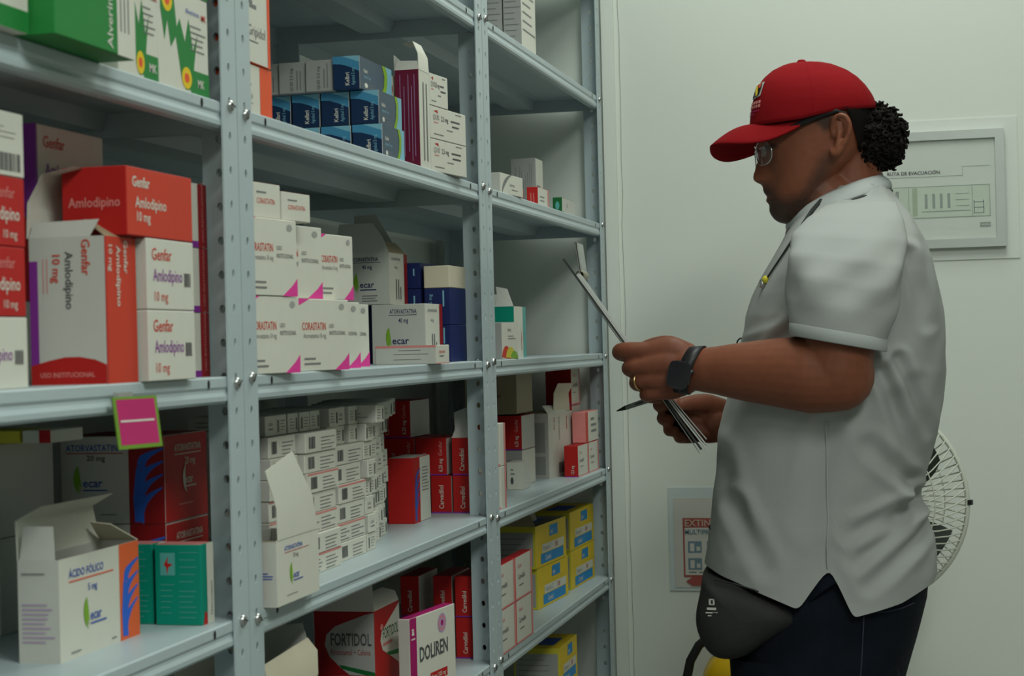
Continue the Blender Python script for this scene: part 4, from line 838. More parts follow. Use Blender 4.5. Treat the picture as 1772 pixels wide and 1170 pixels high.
LABELS = {
 'gr1': 'white box with green base, leftmost at the top left corner',
 'gr2': 'large green medicine box with white edge overhanging the top left shelf',
 'fl1': 'white green-splashed box, left of the lower pair on the top left shelf',
 'fl2': 'white box with green splash and yellow flower, lower one beside the left post',
 'fl3': 'white green-splashed box, upper one next to the large green box',
 'fl4': 'white green-splashed box, upper one next to the left post',
 'am0a': 'white amlodipine box, lowest of the stack at the left picture edge',
 'am0b': 'red amlodipine box at the left picture edge, second from the bottom',
 'am0c': 'red amlodipine box at the left picture edge, third from the bottom',
 'am0d': 'white box with barcode on top of the stack at the left picture edge',
 'amop': 'tall opened amlodipine box with grey front and coral side at the shelf edge',
 'am1a': 'white amlodipine box lying lowest, right behind the opened tall box',
 'am1b': 'white amlodipine box, middle of the stack right of the opened tall box',
 'am1c': 'coral red amlodipine box lying on two white ones behind the opened tall box',
 'am2a': 'white box with purple base and red end, lowest beside the left post',
 'am2b': 'white box with purple base and red end, middle one beside the left post',
 'am2c': 'white box with red end on top of the stack beside the left post',
 'am3a': 'white amlodipine box lowest at the rear, hidden behind the opened tall box',
 'am3b': 'red box at the rear of the shelf carrying the large white amlodipine box',
 'am3d': 'large white amlodipine box with purple edge, highest at the rear',
 'at0': 'grey-white box with text block, lower one at the rear of its shelf',
 'at1': 'white and red atorvastatin box lying lower, behind the teal boxes',
 'at2': 'white and red box with blue flame, upper one behind the folic acid box',
 'at3': 'grey-white box with text block, upper one at the rear of its shelf',
 'sm0': 'small flat yellow box lying just under the left shelf edge',
 'sm1': 'small flat white and red box just under the left shelf edge',
 'te1': 'teal green box with red emblem and white edge, right one of two',
 'te2': 'teal green box between the opened folic acid box and its teal twin',
 'aci': 'opened white folic acid box with orange and blue flame end',
 'or1': 'orange and white box lying below its taller twin beside the left post',
 'or2': 'tall white box with orange edges, upper one beside the left post',
 'bl1': 'dark blue box with green stripe, front one of the bottom layer',
 'bl11': 'dark blue box, second from the aisle in the bottom layer of blue boxes',
 'bl12': 'dark blue box, third from the aisle in the bottom layer of blue boxes',
 'bl13': 'dark blue box, rearmost in the bottom layer of blue boxes',
 'bl2': 'dark blue box with green stripe, front one of the middle layer',
 'bl21': 'dark blue box, second from the aisle in the middle layer of blue boxes',
 'bl22': 'dark blue box, third from the aisle in the middle layer of blue boxes',
 'bl23': 'dark blue box, rearmost in the middle layer beside the orange and white box',
 'bl3': 'dark blue box with green stripe lying alone on top of the blue stack',
 'gb1': 'white box with shade-grey end on the blue stack, next to the topmost blue box',
 'gb2': 'white box with shade-grey end on the blue stack, middle one of three',
 'gb3': 'white box with shade-grey end on the blue stack, rearmost beside the orange and white box',
 'wb0': 'white box standing behind the blue stack, left of the opened maroon box',
 'mar': 'tall opened maroon and white box with a curled white flap',
 'qu1': 'white box lying lowest right of the opened maroon box',
 'qu2': 'white box in the middle of the stack right of the opened maroon box',
 'qu3': 'shorter white box on top of the stack right of the opened maroon box',
 'co1': 'white box with pink corner beside the left post, bottom layer',
 'co2': 'white box with pink corners, fully visible in the bottom layer of the middle shelf',
 'co3': 'white box with pink corner, second from the right in the bottom layer',
 'co4': 'white pink-cornered box, only a sliver visible left of the long flat box',
 'co5': 'white box with pink corner beside the left post, upper layer',
 'co6': 'white box with pink corner, middle one of the upper layer',
 'co7': 'white box with pink corner, rightmost of the upper layer on the middle shelf',
 'cs1': 'small white box on top of the pink-cornered boxes, nearest the left post',
 'cs2': 'small white box with reddish lid, right one on the pink-cornered boxes',
 'ata': 'grey-white atorvastatin box with green leaf emblem, standing on the middle shelf',
 'atu': 'opened grey-white atorvastatin box with raised lid, on top of another one',
 'lon': 'long flat white box with rose top edge at the middle shelf edge',
 'nvb1': 'navy blue box on the shelf, second column from the aisle, bottom layer',
 'nvb2': 'navy blue box on the shelf, third column from the aisle, bottom layer',
 'nvb3': 'navy blue box on the shelf, rearmost column, bottom layer',
 'nv1': 'navy blue box nearest the aisle, bottom of its column beside the post',
 'nv2': 'navy blue box nearest the aisle, middle of its column beside the post',
 'nvc0': 'navy blue box in the second column from the aisle, middle layer',
 'nvc1': 'navy blue box in the third column from the aisle, middle layer',
 'nvc2': 'navy blue box in the rearmost column, top of it',
 'nv3': 'cream box on top of the navy column nearest the aisle',
 'nv5': 'navy blue box standing highest between two cream boxes',
 'nv6': 'cream box left of the highest navy box, behind the opened atorvastatin box',
 'at5': 'opened white atorvastatin box with tall slanted flap before the small boxes',
 're1': 'bright red box with blue swirl and white side, in front of the dark red boxes',
 'cv1': 'red carvedilol box, middle one of the bottom row behind the swirl box',
 'cv2': 'red carvedilol box, rearmost of the bottom row behind the swirl box',
 'cv3': 'red carvedilol box beside the post, bottom row',
 'cv4': 'wide red carvedilol box in the upper row, next to the opened one',
 'cv5': 'opened red carvedilol box with pale raised flap, beside the post',
 'cv6': 'wide red carvedilol box in the upper row, rearmost',
 'cv7': 'dark red carvedilol box in the shade, topmost under the shelf',
 'ft1': 'opened red and grey painkiller box with curved white field on the lower shelf',
 'dol': 'white painkiller box with magenta edge and big dark lettering on the lower shelf',
 'cw1': 'red carvedilol box beside the post, bottom one on the lower shelf',
 'cw2': 'red carvedilol box beside the post, upper one on the lower shelf',
 'cw3': 'red carvedilol box, second column from the post, bottom one on lower shelf',
 'cw4': 'red carvedilol box, second column from the post, upper one on lower shelf',
 'cw5': 'red carvedilol box in the rear column, bottom one, lower shelf',
 'cw6': 'red carvedilol box in the rear column, upper one, lower shelf',
 'opf': 'opened plain cream carton with wide flaps at the bottom of the photo',
 'fo2': 'small red and grey box between the cream carton and the larger red one',
 'w31': 'tall white box with grey end on the highest far shelf, nearest the aisle',
 'w32': 'tall white box with grey end on the highest far shelf, beside the post',
 'a31': 'white box with grey curved line, left one on the far upper shelf',
 'a32': 'tall grey and white box standing at the back of the far upper shelf',
 'a33': 'small red and white box in the middle of the far upper shelf',
 'a35': 'small red box half hidden between the white box and the other red one',
 'a34': 'small green and white box, rightmost on the far upper shelf',
 'c31': 'pale box with rainbow-coloured bubbles on the far middle shelf',
 'c32': 'opened teal and white box with raised flap behind the bubble-print box',
 'k2': 'opened white carvedilol box with barcode and tall flap on the far shelf',
 'k3': 'small plain white box lying in front on the far shelf',
 'k0': 'narrow white and rose box right at the post, bottom one, far shelf',
 'k0b': 'narrow white and rose box right at the post, upper one, far shelf',
 'k4': 'white and red carvedilol box right of the opened white one',
 'k5': 'white and red carvedilol box at the far right end of the shelf',
 'k6': 'rose and white box on top at the far right end of the shelf',
 'k7': 'red carvedilol box on the far shelf, rear column bottom',
 'k8': 'red carvedilol box on the far shelf, rear column second from bottom',
 'k9': 'grey box behind the opened white carvedilol box, bottom one',
 'k10': 'red carvedilol box behind the opened white one, upon a grey box',
 'k11': 'brownish box in the shade directly under the far middle shelf',
 'k12': 'red and white box under the far middle shelf, above the opened white one',
 'k13': 'red carvedilol box hidden behind the opened white one, bottom of the far column',
 'k14': 'red carvedilol box hidden behind the opened white one, middle of the far column',
 'y1': 'yellow vitamin box with blue band, lower left of the four',
 'y2': 'opened yellow vitamin box with blue band, upper left of the four',
 'y3': 'yellow vitamin box with blue band, lower right of the four',
 'y4': 'yellow vitamin box with blue band, upper right of the four',
 'z1': 'white box with red end in front of the yellow boxes, lower one',
 'z2': 'white box with red end in front of the yellow boxes, upper one',
 'z3': 'white box with red end right behind the post, lower one',
 'z4': 'white box with red end right behind the post, upper one',
 'v1': 'yellow vitamin box lying with lid half open on the lowest visible shelf',
 'v2': 'yellow vitamin box on the lowest visible shelf, lower right one',
 'v3': 'yellow vitamin box on the lowest visible shelf, upper right one',
}
ORD = ['first', 'second', 'third', 'fourth', 'fifth', 'sixth', 'seventh', 'eighth', 'ninth', 'tenth', 'eleventh', 'twelfth', 'thirteenth', 'fourteenth', 'fifteenth', 'sixteenth', 'seventeenth', 'eighteenth']
for bid, st, X, Y, Z, W, D, H, rt in BOXES:
    c = style(st, W, D, H, bid)
    o = link('medicine_box', carton_mesh(c))
    o.location = (X, Y, Z); o.rotation_euler = (0, 0, -math.radians(rt))
    if bid.startswith('s_'):
        if st == 'smallL':
            col, ly_ = bid[2:-1], int(bid[-1])
            tag(o, 'long small white box, %s layer of the %s' % (ORD[ly_], {'a': 'column behind the slanted flap', 'a0': 'column hidden behind the opened box', 'a1': 'rear column behind the opened box', 'b': 'column right of the opened box'}[col]), 'box', 'long small white boxes in the stack')
        else:
            ly_, k_ = bid[3:].split('_'); lo_ = {'6': -3, '7': -9}.get(ly_, 0)
            tag(o, 'short small white box, %s from the left in %s layer of the white stack' % (ORD[int(k_)-lo_], ORD[int(ly_)]), 'box', 'short small white boxes in the stack')
    else: tag(o, LABELS[bid], 'box')
    for gg in c.pgs.values(): gg.build('print', o)
    for gg in c.tgs:
        if gg.f: gg.build('lettering', o)
    for s, k, th in c.flaps: flap_obj(s, k, th, o)

# price tag clipped on the left shelf lip
e = empty('price_tag', (-.6160, 1.262, 1.2455), 0)
tag(e, 'pink price tag with lime border hanging from the left shelf edge', 'tag')
g = G(); g.box((.004, 0, -.040), (.0052, .048, 0), mat('tag_border', (.16, .30, .03), rough=.5)); tg = g.build('backing', e); tg.rotation_euler = (0, math.radians(-8), math.radians(-18))
g = G(); g.poly([(.0054, .003, -.037), (.0054, .045, -.037), (.0054, .045, -.002), (.0054, .003, -.002)], ink('tagpink')); p = g.build('printed_face', e); p.rotation_euler = tg.rotation_euler
g = G(); g.poly([(.0057, .005, -.0195), (.0057, .042, -.0195), (.0057, .042, -.018), (.0057, .005, -.018)], ink('white')); p = g.build('printed_line', e); p.rotation_euler = tg.rotation_euler
g = G(); g.box((.0, .010, -.012), (.004, .036, .004), ink('grey')); g.build('clip', e)

# ------------------------------------------------------------------ things on the far wall
ALU = mat('frame_aluminium', (.50, .53, .50), rough=.35, metal=.3, var=.04)
PAPER = mat('chart_paper', (.62, .66, .60), rough=.5, var=.02)
ACRY = mat('board_white', (.68, .71, .66), rough=.35, var=.02)
def wall_box(g, x0, x1, z0, z1, d0, d1, m): g.box((x0, YB-d1, z0), (x1, YB-d0, z1), m)
cx0, cx1 = .045, .3765     # frame outer edges on the wall
cz0, cz1 = 1.4340, 1.6480
e = empty('evacuation_chart', (-.2545, 0, 0)); tag(e, 'framed evacuation route plan on the end wall behind the man', 'framed chart')
g = G(); wall_box(g, cx0-.02, cx1+.024, cz0-.022, cz1+.022, 0, .0022, ACRY); g.build('backing_board', e)
fw = .016
for a in ((cx0, cx1, cz1-fw, cz1), (cx0, cx1, cz0, cz0+fw), (cx0, cx0+fw, cz0+fw, cz1-fw), (cx1-fw, cx1, cz0+fw, cz1-fw)):
    g = G(); wall_box(g, *a, .0022, .015, ALU); g.build('frame_bar', e)
g = G(); wall_box(g, cx0+fw, cx1-fw, cz0+fw, cz1-fw, .0022, .009, PAPER); g.build('sheet', e)
g = G(); yk = YB-.0094; LG = ink('lgreen'); DG = ink('mgrey')
def rc(x0, x1, z0, z1, m, dy=0): g.poly([(x0, yk-dy, z0), (x1, yk-dy, z0), (x1, yk-dy, z1), (x0, yk-dy, z1)], m)
pale = mat('chart_green', (.55, .62, .52), rough=.5); line = mat('chart_line', (.30, .34, .31), rough=.5)
px0, px1, pz0, pz1 = .085, .350, 1.4900, 1.5480
rc(px0, px1, pz0, pz1, pale)
for z in (pz0, pz1-.001): rc(px0, px1, z, z+.001, line, .0002)
for x in (px0, px1-.001, .205, .318): rc(x, x+.001, pz0, pz1, line, .0002)
rc(.212, .221, pz0+.004, pz1-.002, mat('chart_green2', (.38, .46, .33), rough=.5), .0002)
for i in range(7):
    for zz in (pz0+.005, pz1-.021): rc(.095+.0145*i, .101+.0145*i, zz, zz+.014, line, .0003)
for i in range(4): rc(.234+.0135*i, .239+.0135*i, pz0+.017, pz0+.044, line, .0003)
rc(.228, .316, pz0+.011, pz0+.0125, line, .0003)
for i in range(3): rc(.289, .313, pz0+.02+.011*i, pz0+.0212+.011*i, line, .0003)
for k in range(3): rc(.321, .339, pz0+.006+.010*k, pz0+.0068+.010*k, ink('slate'), .0003)
rc(.321, .322, pz0+.006, pz0+.03, ink('slate'), .0003); rc(.338, .339, pz0+.006, pz0+.03, ink('slate'), .0003)
rc(.082, .302, 1.5655, 1.5663, line, .0002); rc(.302, .3028, 1.5655, 1.5825, line, .0002); rc(.302, .352, 1.5818, 1.5825, line, .0002)
rc(.331, .350, 1.4705, 1.4790, line, .0002)
g.build('plan_drawing', e)
g = G(); put_text(g, 'RUTA DE EVACUACIÓN', (.215, yk-.0006, 1.5705), (1, 0, 0), (0, 0, 1), .0062, ink('dgrey'), align='c', bold=.012)
put_text(g, 'SALIDA', (.333, yk-.0006, 1.4730), (1, 0, 0), (0, 0, 1), .0034, PAPER, bold=.01)
g.build('lettering', e)
g = G(); wall_box(g, cx0+fw, cx1-fw, cz0+fw, cz1-fw, .0115, .0122, mat('clear_cover', (.95, .97, .96), rough=.12, trans=1, var=0, alpha=.18)); g.build('cover', e)

# extinguisher sign
sx0, sx1, sz0, sz1 = -.5000, -.3500, .8080, .9780
e = empty('extinguisher_sign', (0, 0, 0)); tag(e, 'fire extinguisher instruction sign in a clear sleeve on the wall beside the man', 'sign')
SLV = mat('sleeve_plastic', (.55, .62, .62), rough=.15, var=.03)
g = G(); wall_box(g, sx0-.010, sx1+.010, sz0-.006, sz1+.020, 0, .0015, SLV); g.build('sleeve', e)
g = G(); wall_box(g, sx0, sx1, sz0, sz1, .0016, .0022, ink('offw')); g.build('paper', e)
g = G(); yk = YB-.0027
bx0, bx1 = sx0+.017, sx1-.017; top = sz1-.038
rc(bx0, bx1, sz0+.02, top, ink('hazyred'))  # sleeve haze over the print is mixed into these inks
rc(bx0+.003, bx1-.003, sz0+.024, top-.003, ink('offw'), .0002)
rc(bx0, bx1, top-.018, top, ink('hazyred'), .0003)
for i in range(3):
    for j in range(2):
        x = bx0+.009+.036*i; z = sz0+.034+.032*j
        rc(x, x+.026, z, z+.022, ink('hazyblue'), .0004); rc(x+.004, x+.012, z+.003, z+.018, ink('offw'), .0006); rc(x+.016, x+.023, z+.004, z+.012, ink('offw'), .0006)
for i in range(4): rc(bx0+.01+.02*i, bx0+.024+.02*i, sz0+.028, sz0+.0305, ink('mgrey'), .0004)
g.poly([(bx0+.004, yk-.0008, sz0+.012), (bx0+.016, yk-.0008, sz0+.004), (bx1-.01, yk-.0008, sz0+.006), (bx1-.01, yk-.0008, sz0+.019), (bx0+.016, yk-.0008, sz0+.020)], ink('hazyred'))
g.build('printed_graphics', e)
g = G(); put_text(g, 'EXTINTOR', (bx0+.004, yk-.0012, top-.0155), (1, 0, 0), (0, 0, 1), .0125, ink('hazytan'), bold=.02, maxw=.095)
put_text(g, 'MULTIPROPÓSITO', (bx0+.004, yk-.0012, top-.030), (1, 0, 0), (0, 0, 1), .0085, ink('hazyblue'), bold=.02, maxw=.095)
g.build('lettering', e)

# fire extinguisher hanging below
ex, ey = -.379, YB-.085
e = empty('fire_extinguisher', (ex, ey, 0)); tag(e, 'yellow fire extinguisher with black hose hanging on the end wall behind the man', 'extinguisher')
YEL = mat('extinguisher_paint', (.80, .50, .01), rough=.25, var=.04, spec=.6); BLK = mat('black_rubber', (.012, .012, .012), rough=.5)
g = G(); g.lathe([(0, .24), (.050, .24), (.062, .25), (.064, .27), (.064, .625), (.062, .632), (.064, .640), (.060, .668), (.048, .690), (.028, .704), (.018, .708), (.018, .72), (0, .72)], YEL, n=36); g.build('cylinder', e)
g = G(); g.lathe([(.0645, .40), (.0648, .401), (.0648, .618), (.0645, .619)], ink('offw'), n=36); l = g.build('label', e)
g = G()
for z0, z1, m in ((.608, .612, 'black'), (.57, .60, 'rose'), (.50, .505, 'mgrey'), (.48, .485, 'mgrey')):
    g.lathe([(.0652, z0), (.0652, z1)], ink(m), n=36)
g.build('label_print', l)
g = G(); g.lathe([(.018, .72), (.021, .722), (.021, .75), (.012, .755), (0, .755)], ZINC, n=16); g.build('valve', e)
RDM = mat('red_handle', (.45, .03, .015), rough=.4)
g = G(); g.tube([(-.02, 0, .735), (.02, 0, .742), (.07, 0, .735)], [(.006, .010)]*3, RDM, n=8); g.build('lever', e)
g = G(); g.tube([(-.02, 0, .755), (.02, 0, .765), (.085, 0, .775)], [(.005, .010)]*3, RDM, n=8); g.build('handle', e)
g = G()
hs = [(-.010, -.02, .735), (-.024, -.022, .739), (-.044, -.026, .735), (-.064, -.030, .718), (-.080, -.032, .690), (-.088, -.032, .655), (-.092, -.032, .60), (-.094, -.030, .52), (-.092, -.028, .42), (-.088, -.026, .34)]
g.tube(hs, .0085, BLK, n=12); hz = g.build('hose', e)
g = G(); g.lathe([(.009, .34), (.012, .33), (.016, .27), (.013, .27), (0, .30)], BLK, o=(-.088, -.026, 0), n=14); g.build('nozzle', hz)
g = G(); g.box((-.02, .03, .58), (.02, .085, .60), ZINC); g.build('wall_bracket', e)

# pedestal fan behind the man
FX, FY, FZ = -.128, 3.13, .997
e = empty('pedestal_fan', (FX, FY, 0), math.radians(-14)); tag(e, 'white pedestal fan with wire cage standing behind the man', 'fan')
FW = mat('fan_plastic', (.62, .64, .55), rough=.4, var=.03); FD = mat('fan_blade', (.035, .04, .03), rough=.35)
R_ = .172
g = G(); g.lathe([(.20, 0), (.20, .02), (.06, .045), (.03, .05), (0, .05)], FW, n=32); g.build('base', e)
g = G(); g.tube([(0, .05, .04), (0, .05, FZ-.02)], .014, FW, n=14); g.build('pole', e)
g = G(); g.lathe([(0, .02), (.05, .02), (.062, .04), (.062, .10), (.04, .14), (0, .145)], FW, o=(0, 0, FZ), n=24, axis='y'); g.build('motor', e)
def fan_wire(front):
    g = G(); N = 74
    for k in range(N):
        a0 = 2*math.pi*k/N; pts = []
        for t in range(9):
            s = t/8; r = .030+(R_-.030)*s; sw = (.30*s*s if front else -.04*s)
            y = (-.060+.055*s**3.4) if front else (.034-.028*s**2.6)
            pts.append((r*math.cos(a0+sw), y, FZ+r*math.sin(a0+sw)))
        g.tube(pts, .0013, FW, n=5)
    for rr_ in (.080, .128):
        s = (rr_-.03)/(R_-.03); y = (-.060+.055*s**3.4) if front else (.034-.028*s**2.6)
        g.tube([(rr_*math.cos(2*math.pi*j/48), y, FZ+rr_*math.sin(2*math.pi*j/48)) for j in range(48)], .0012, FW, n=5, closed=True)
    return g
g = fan_wire(True); c1 = g.build('front_guard', e)
g = fan_wire(False); g.build('rear_guard', e)
g = G(); g.tube([(R_*math.cos(2*math.pi*j/64), -.003, FZ+R_*math.sin(2*math.pi*j/64)) for j in range(64)], .0042, FW, n=8, closed=True); rim = g.build('guard_ring', e)
g = G(); g.lathe([(0, -.058), (.026, -.057), (.032, -.052), (.032, -.049), (0, -.049)], FW, o=(0, 0, FZ), n=24, axis='y'); g.build('badge', c1)
g = G(); g.box((R_*math.cos(.0)+.001, -.008, FZ-.004), (R_+.008, .002, FZ+.004), BLK); g.build('latch', rim)
g = G(); g.lathe([(0, -.035), (.022, -.035), (.026, -.02), (.026, .015), (0, .015)], FD, o=(0, 0, FZ), n=20, axis='y'); g.build('hub', e)
for k in range(5):
    g = G(); rows = []
    for i in range(9):
        s = i/8; r = .022+.130*s; row = []
        for j in range(7):
            q = j/6-.5; wd = (.55+.75*math.sin(s*math.pi*.8))*(1-.25*s)
            a = 2*math.pi*k/5+.42+q*wd*.62+s*.28; row.append((r*math.cos(a), -.012+q*.034, FZ+r*math.sin(a)))
        rows.append(row)
    g.grid(rows, FD); g.build('blade', e)

# ------------------------------------------------------------------ the man (local frame: -x is where he faces, -y towards the aisle mouth)
PLOC, PANG = (-0.1652,2.7350,0), 0.06032
SKIN = bpy.data.materials.new('skin'); SKIN.use_nodes = True
nt = SKIN.node_tree; b = nt.nodes['Principled BSDF']; b.inputs['Roughness'].default_value = .5; b.inputs['Specular IOR Level'].default_value = .28
b.inputs['Subsurface Weight'].default_value = .08; b.inputs['Subsurface Radius'].default_value = (.012, .005, .003)
ca = nt.nodes.new('ShaderNodeAttribute'); ca.attribute_name = 'tone'
nz = nt.nodes.new('ShaderNodeTexNoise'); nz.inputs['Scale'].default_value = 90; nz.inputs['Detail'].default_value = 5
tc = nt.nodes.new('ShaderNodeTexCoord'); nt.links.new(tc.outputs['Object'], nz.inputs['Vector'])
mr = nt.nodes.new('ShaderNodeMapRange'); mr.inputs['To Min'].default_value = .82; mr.inputs['To Max'].default_value = 1.15
nt.links.new(nz.outputs['Fac'], mr.inputs['Value'])
vm = nt.nodes.new('ShaderNodeVectorMath'); vm.operation = 'SCALE'
nt.links.new(ca.outputs['Color'], vm.inputs[0]); nt.links.new(mr.outputs[0], vm.inputs['Scale']); nt.links.new(vm.outputs[0], b.inputs['Base Color'])
bp = nt.nodes.new('ShaderNodeBump'); bp.inputs['Strength'].default_value = .12; bp.inputs['Distance'].default_value = .002
nt.links.new(nz.outputs['Fac'], bp.inputs['Height']); nt.links.new(bp.outputs[0], b.inputs['Normal'])

def lerp_tab(tab, z, k):
    t = sorted(tab, key=lambda p: p[2]); return np.interp(z, [p[2] for p in t], [p[k] for p in t])
# sagittal outlines of the head (x forward is negative)
FACE = [(-0.0427,0.0000,1.4452),(-0.0537,0.0000,1.4482),(-0.0640,0.0000,1.4503),(-0.0716,0.0000,1.4549),(-0.0766,0.0000,1.4612),(-0.0799,0.0000,1.4683),(-0.0798,0.0000,1.4744),(-0.0788,0.0000,1.4787),(-0.0847,0.0000,1.4833),(-0.0846,0.0000,1.4867),(-0.0802,0.0000,1.4901),(-0.0845,0.0000,1.4928),(-0.0878,0.0000,1.4973),(-0.0885,0.0000,1.5034),(-0.0892,0.0000,1.5087),(-0.0969,0.0000,1.5116),(-0.1029,0.0000,1.5162),(-0.1036,0.0000,1.5214),(-0.1008,0.0000,1.5292),(-0.0980,0.0000,1.5386),(-0.0943,0.0000,1.5481),(-0.0941,0.0000,1.5559),(-0.0965,0.0000,1.5630),(-0.0954,0.0000,1.5742),(-0.0923,0.0000,1.5915),(-0.0875,0.0000,1.6131),(-0.0782,0.0000,1.6387),(-0.0631,0.0000,1.6598),(-0.0369,0.0000,1.6758),(-0.0154,0.0000,1.6799)]
CHEEK = [(-0.0401,0.0000,1.4451),(-0.0537,0.0000,1.4500),(-0.0655,0.0000,1.4608),(-0.0694,0.0000,1.4740),(-0.0734,0.0000,1.4863),(-0.0748,0.0000,1.4994),(-0.0745,0.0000,1.5124),(-0.0759,0.0000,1.5255),(-0.0807,0.0000,1.5388),(-0.0856,0.0000,1.5503),(-0.0922,0.0000,1.5610),(-0.0945,0.0000,1.5742),(-0.0923,0.0000,1.5915),(-0.0875,0.0000,1.6131),(-0.0782,0.0000,1.6387),(-0.0631,0.0000,1.6598),(-0.0369,0.0000,1.6758),(-0.0154,0.0000,1.6799)]
BACKH = [(-0.0341,0.0000,1.4449),(-0.0228,0.0000,1.4506),(-0.0106,0.0000,1.4605),(0.0008,0.0000,1.4740),(0.0105,0.0000,1.4874),(0.0194,0.0000,1.5044),(0.0335,0.0000,1.5211),(0.0508,0.0000,1.5359),(0.0631,0.0000,1.5527),(0.0703,0.0000,1.5713),(0.0742,0.0000,1.5927),(0.0731,0.0000,1.6143),(0.0669,0.0000,1.6361),(0.0521,0.0000,1.6567),(0.0271,0.0000,1.6726),(-0.0069,0.0000,1.6795)]
HWID = [(*(-0.0427,0.0000,1.4452)[:2], (-0.0427,0.0000,1.4452)[2], .010), (0, 0, (-0.0537,0.0000,1.4500)[2], .028), (0, 0, (-0.0637,0.0000,1.4607)[2], .042), (0, 0, (-0.0634,0.0000,1.4738)[2], .050), (0, 0, (-0.0630,0.0000,1.4903)[2], .056), (0, 0, (-0.0626,0.0000,1.5076)[2], .061), (0, 0, (-0.0621,0.0000,1.5250)[2], .065), (0, 0, (-0.0616,0.0000,1.5467)[2], .069), (0, 0, (-0.0610,0.0000,1.5684)[2], .072), (0, 0, (-0.0603,0.0000,1.5988)[2], .075), (0, 0, (-0.0596,0.0000,1.6248)[2], .074), (0, 0, (-0.0590,0.0000,1.6509)[2], .062), (0, 0, (-0.0585,0.0000,1.6682)[2], .042), (0, 0, (-0.0582,0.0000,1.6821)[2], .006)]
NOSEW = [(0, 0, (-0.0641,0.0000,1.4460)[2], .020), (0, 0, (-0.0638,0.0000,1.4599)[2], .026), (0, 0, (-0.0633,0.0000,1.4772)[2], .026), (0, 0, (-0.0630,0.0000,1.4903)[2], .025), (0, 0, (-0.0626,0.0000,1.5059)[2], .022), (0, 0, (-0.0624,0.0000,1.5128)[2], .0185), (0, 0, (-0.0622,0.0000,1.5215)[2], .0165), (0, 0, (-0.0619,0.0000,1.5337)[2], .011), (0, 0, (-0.0615,0.0000,1.5493)[2], .011), (0, 0, (-0.0612,0.0000,1.5614)[2], .030), (0, 0, (-0.0582,0.0000,1.6821)[2], .05)]
BODY = G()
zs = np.linspace(FACE[0][2]+.0006, FACE[-1][2]-.0006, 96); NA = 88; rows = []
eye_z = (-0.0787,0.0000,1.5518)[2]
for z in zs:
    xf, xc_, xb = lerp_tab(FACE, z, 0), lerp_tab(CHEEK, z, 0), lerp_tab(BACKH, z, 0)
    wd = lerp_tab(HWID, z, 3); nw = lerp_tab(NOSEW, z, 3)
    mid = xc_*.42+xb*.58 if xb > xc_+.02 else (xc_+xb)/2
    row = []
    for j in range(NA):
        a = 2*math.pi*j/NA; ca_, sa_ = math.cos(a), math.sin(a)
        y = wd*math.copysign(abs(sa_)**.92, sa_)
        if ca_ > 0:
            x = mid-(mid-xc_)*abs(ca_)**.80
            x += (xf-xc_)*math.exp(-(y/nw)**2)*min(1, ca_*1.4)
            x += .0075*math.exp(-((abs(y)-.032)/.014)**2-((z-eye_z)/.011)**2)      # eye socket
            x -= .0045*math.exp(-((abs(y)-.034)/.010)**2-((z-eye_z+.002)/.006)**2)   # lid
        else: x = mid+(xb-mid)*abs(ca_)**.85
        row.append((x, y, z))
    rows.append(row)
BODY.grid(rows, SKIN, cv=True); BODY.poly(rows[0][::-1], SKIN); BODY.poly(rows[-1], SKIN)
def limb(pts, rad, n=20):
    """round-ended tapered limb"""
    P = [Vector(p) for p in pts]; R = [r if hasattr(r, '__len__') else (r, r) for r in rad]
    # resample smoothly (Catmull-Rom)
    Q, S = [], []
    for i in range(len(P)-1):
        p0, p1, p2, p3 = P[max(i-1, 0)], P[i], P[i+1], P[min(i+2, len(P)-1)]
        for k in range(5):
            t = k/5
            Q.append(.5*((2*p1)+(p2-p0)*t+(2*p0-5*p1+4*p2-p3)*t*t+(3*p1-p0-3*p2+p3)*t**3))
            S.append(tuple(R[i][q]*(1-t)+R[i+1][q]*t for q in (0, 1)))
    Q.append(P[-1]); S.append(R[-1])
    d0 = (Q[0]-Q[1]).normalized(); d1 = (Q[-1]-Q[-2]).normalized()
    A, AS, Z, ZS = [], [], [], []
    for an in (80, 60, 40, 20):
        c, s = math.cos(math.radians(an)), math.sin(math.radians(an))
        A.append(Q[0]+d0*(sum(S[0])/2*s)); AS.append((S[0][0]*c, S[0][1]*c))
        Z.insert(0, Q[-1]+d1*(sum(S[-1])/2*s)); ZS.insert(0, (S[-1][0]*c, S[-1][1]*c))
    BODY.tube(A+Q+Z, AS+S+ZS, SKIN, n=n)
# neck
limb([(-0.0073,0.0000,1.4924), (0.0135,0.0000,1.4700), (0.0254,0.0000,1.4350), (0.0287,0.0000,1.4003)], [(.052, .056), (.057, .060), (.058, .062), (.055, .060)])
limb([(0.0413,0.0000,1.5639), (0.0402,0.0000,1.5208), (0.0409,0.0000,1.4776)], [(.040, .045), (.040, .048), (.042, .052)])
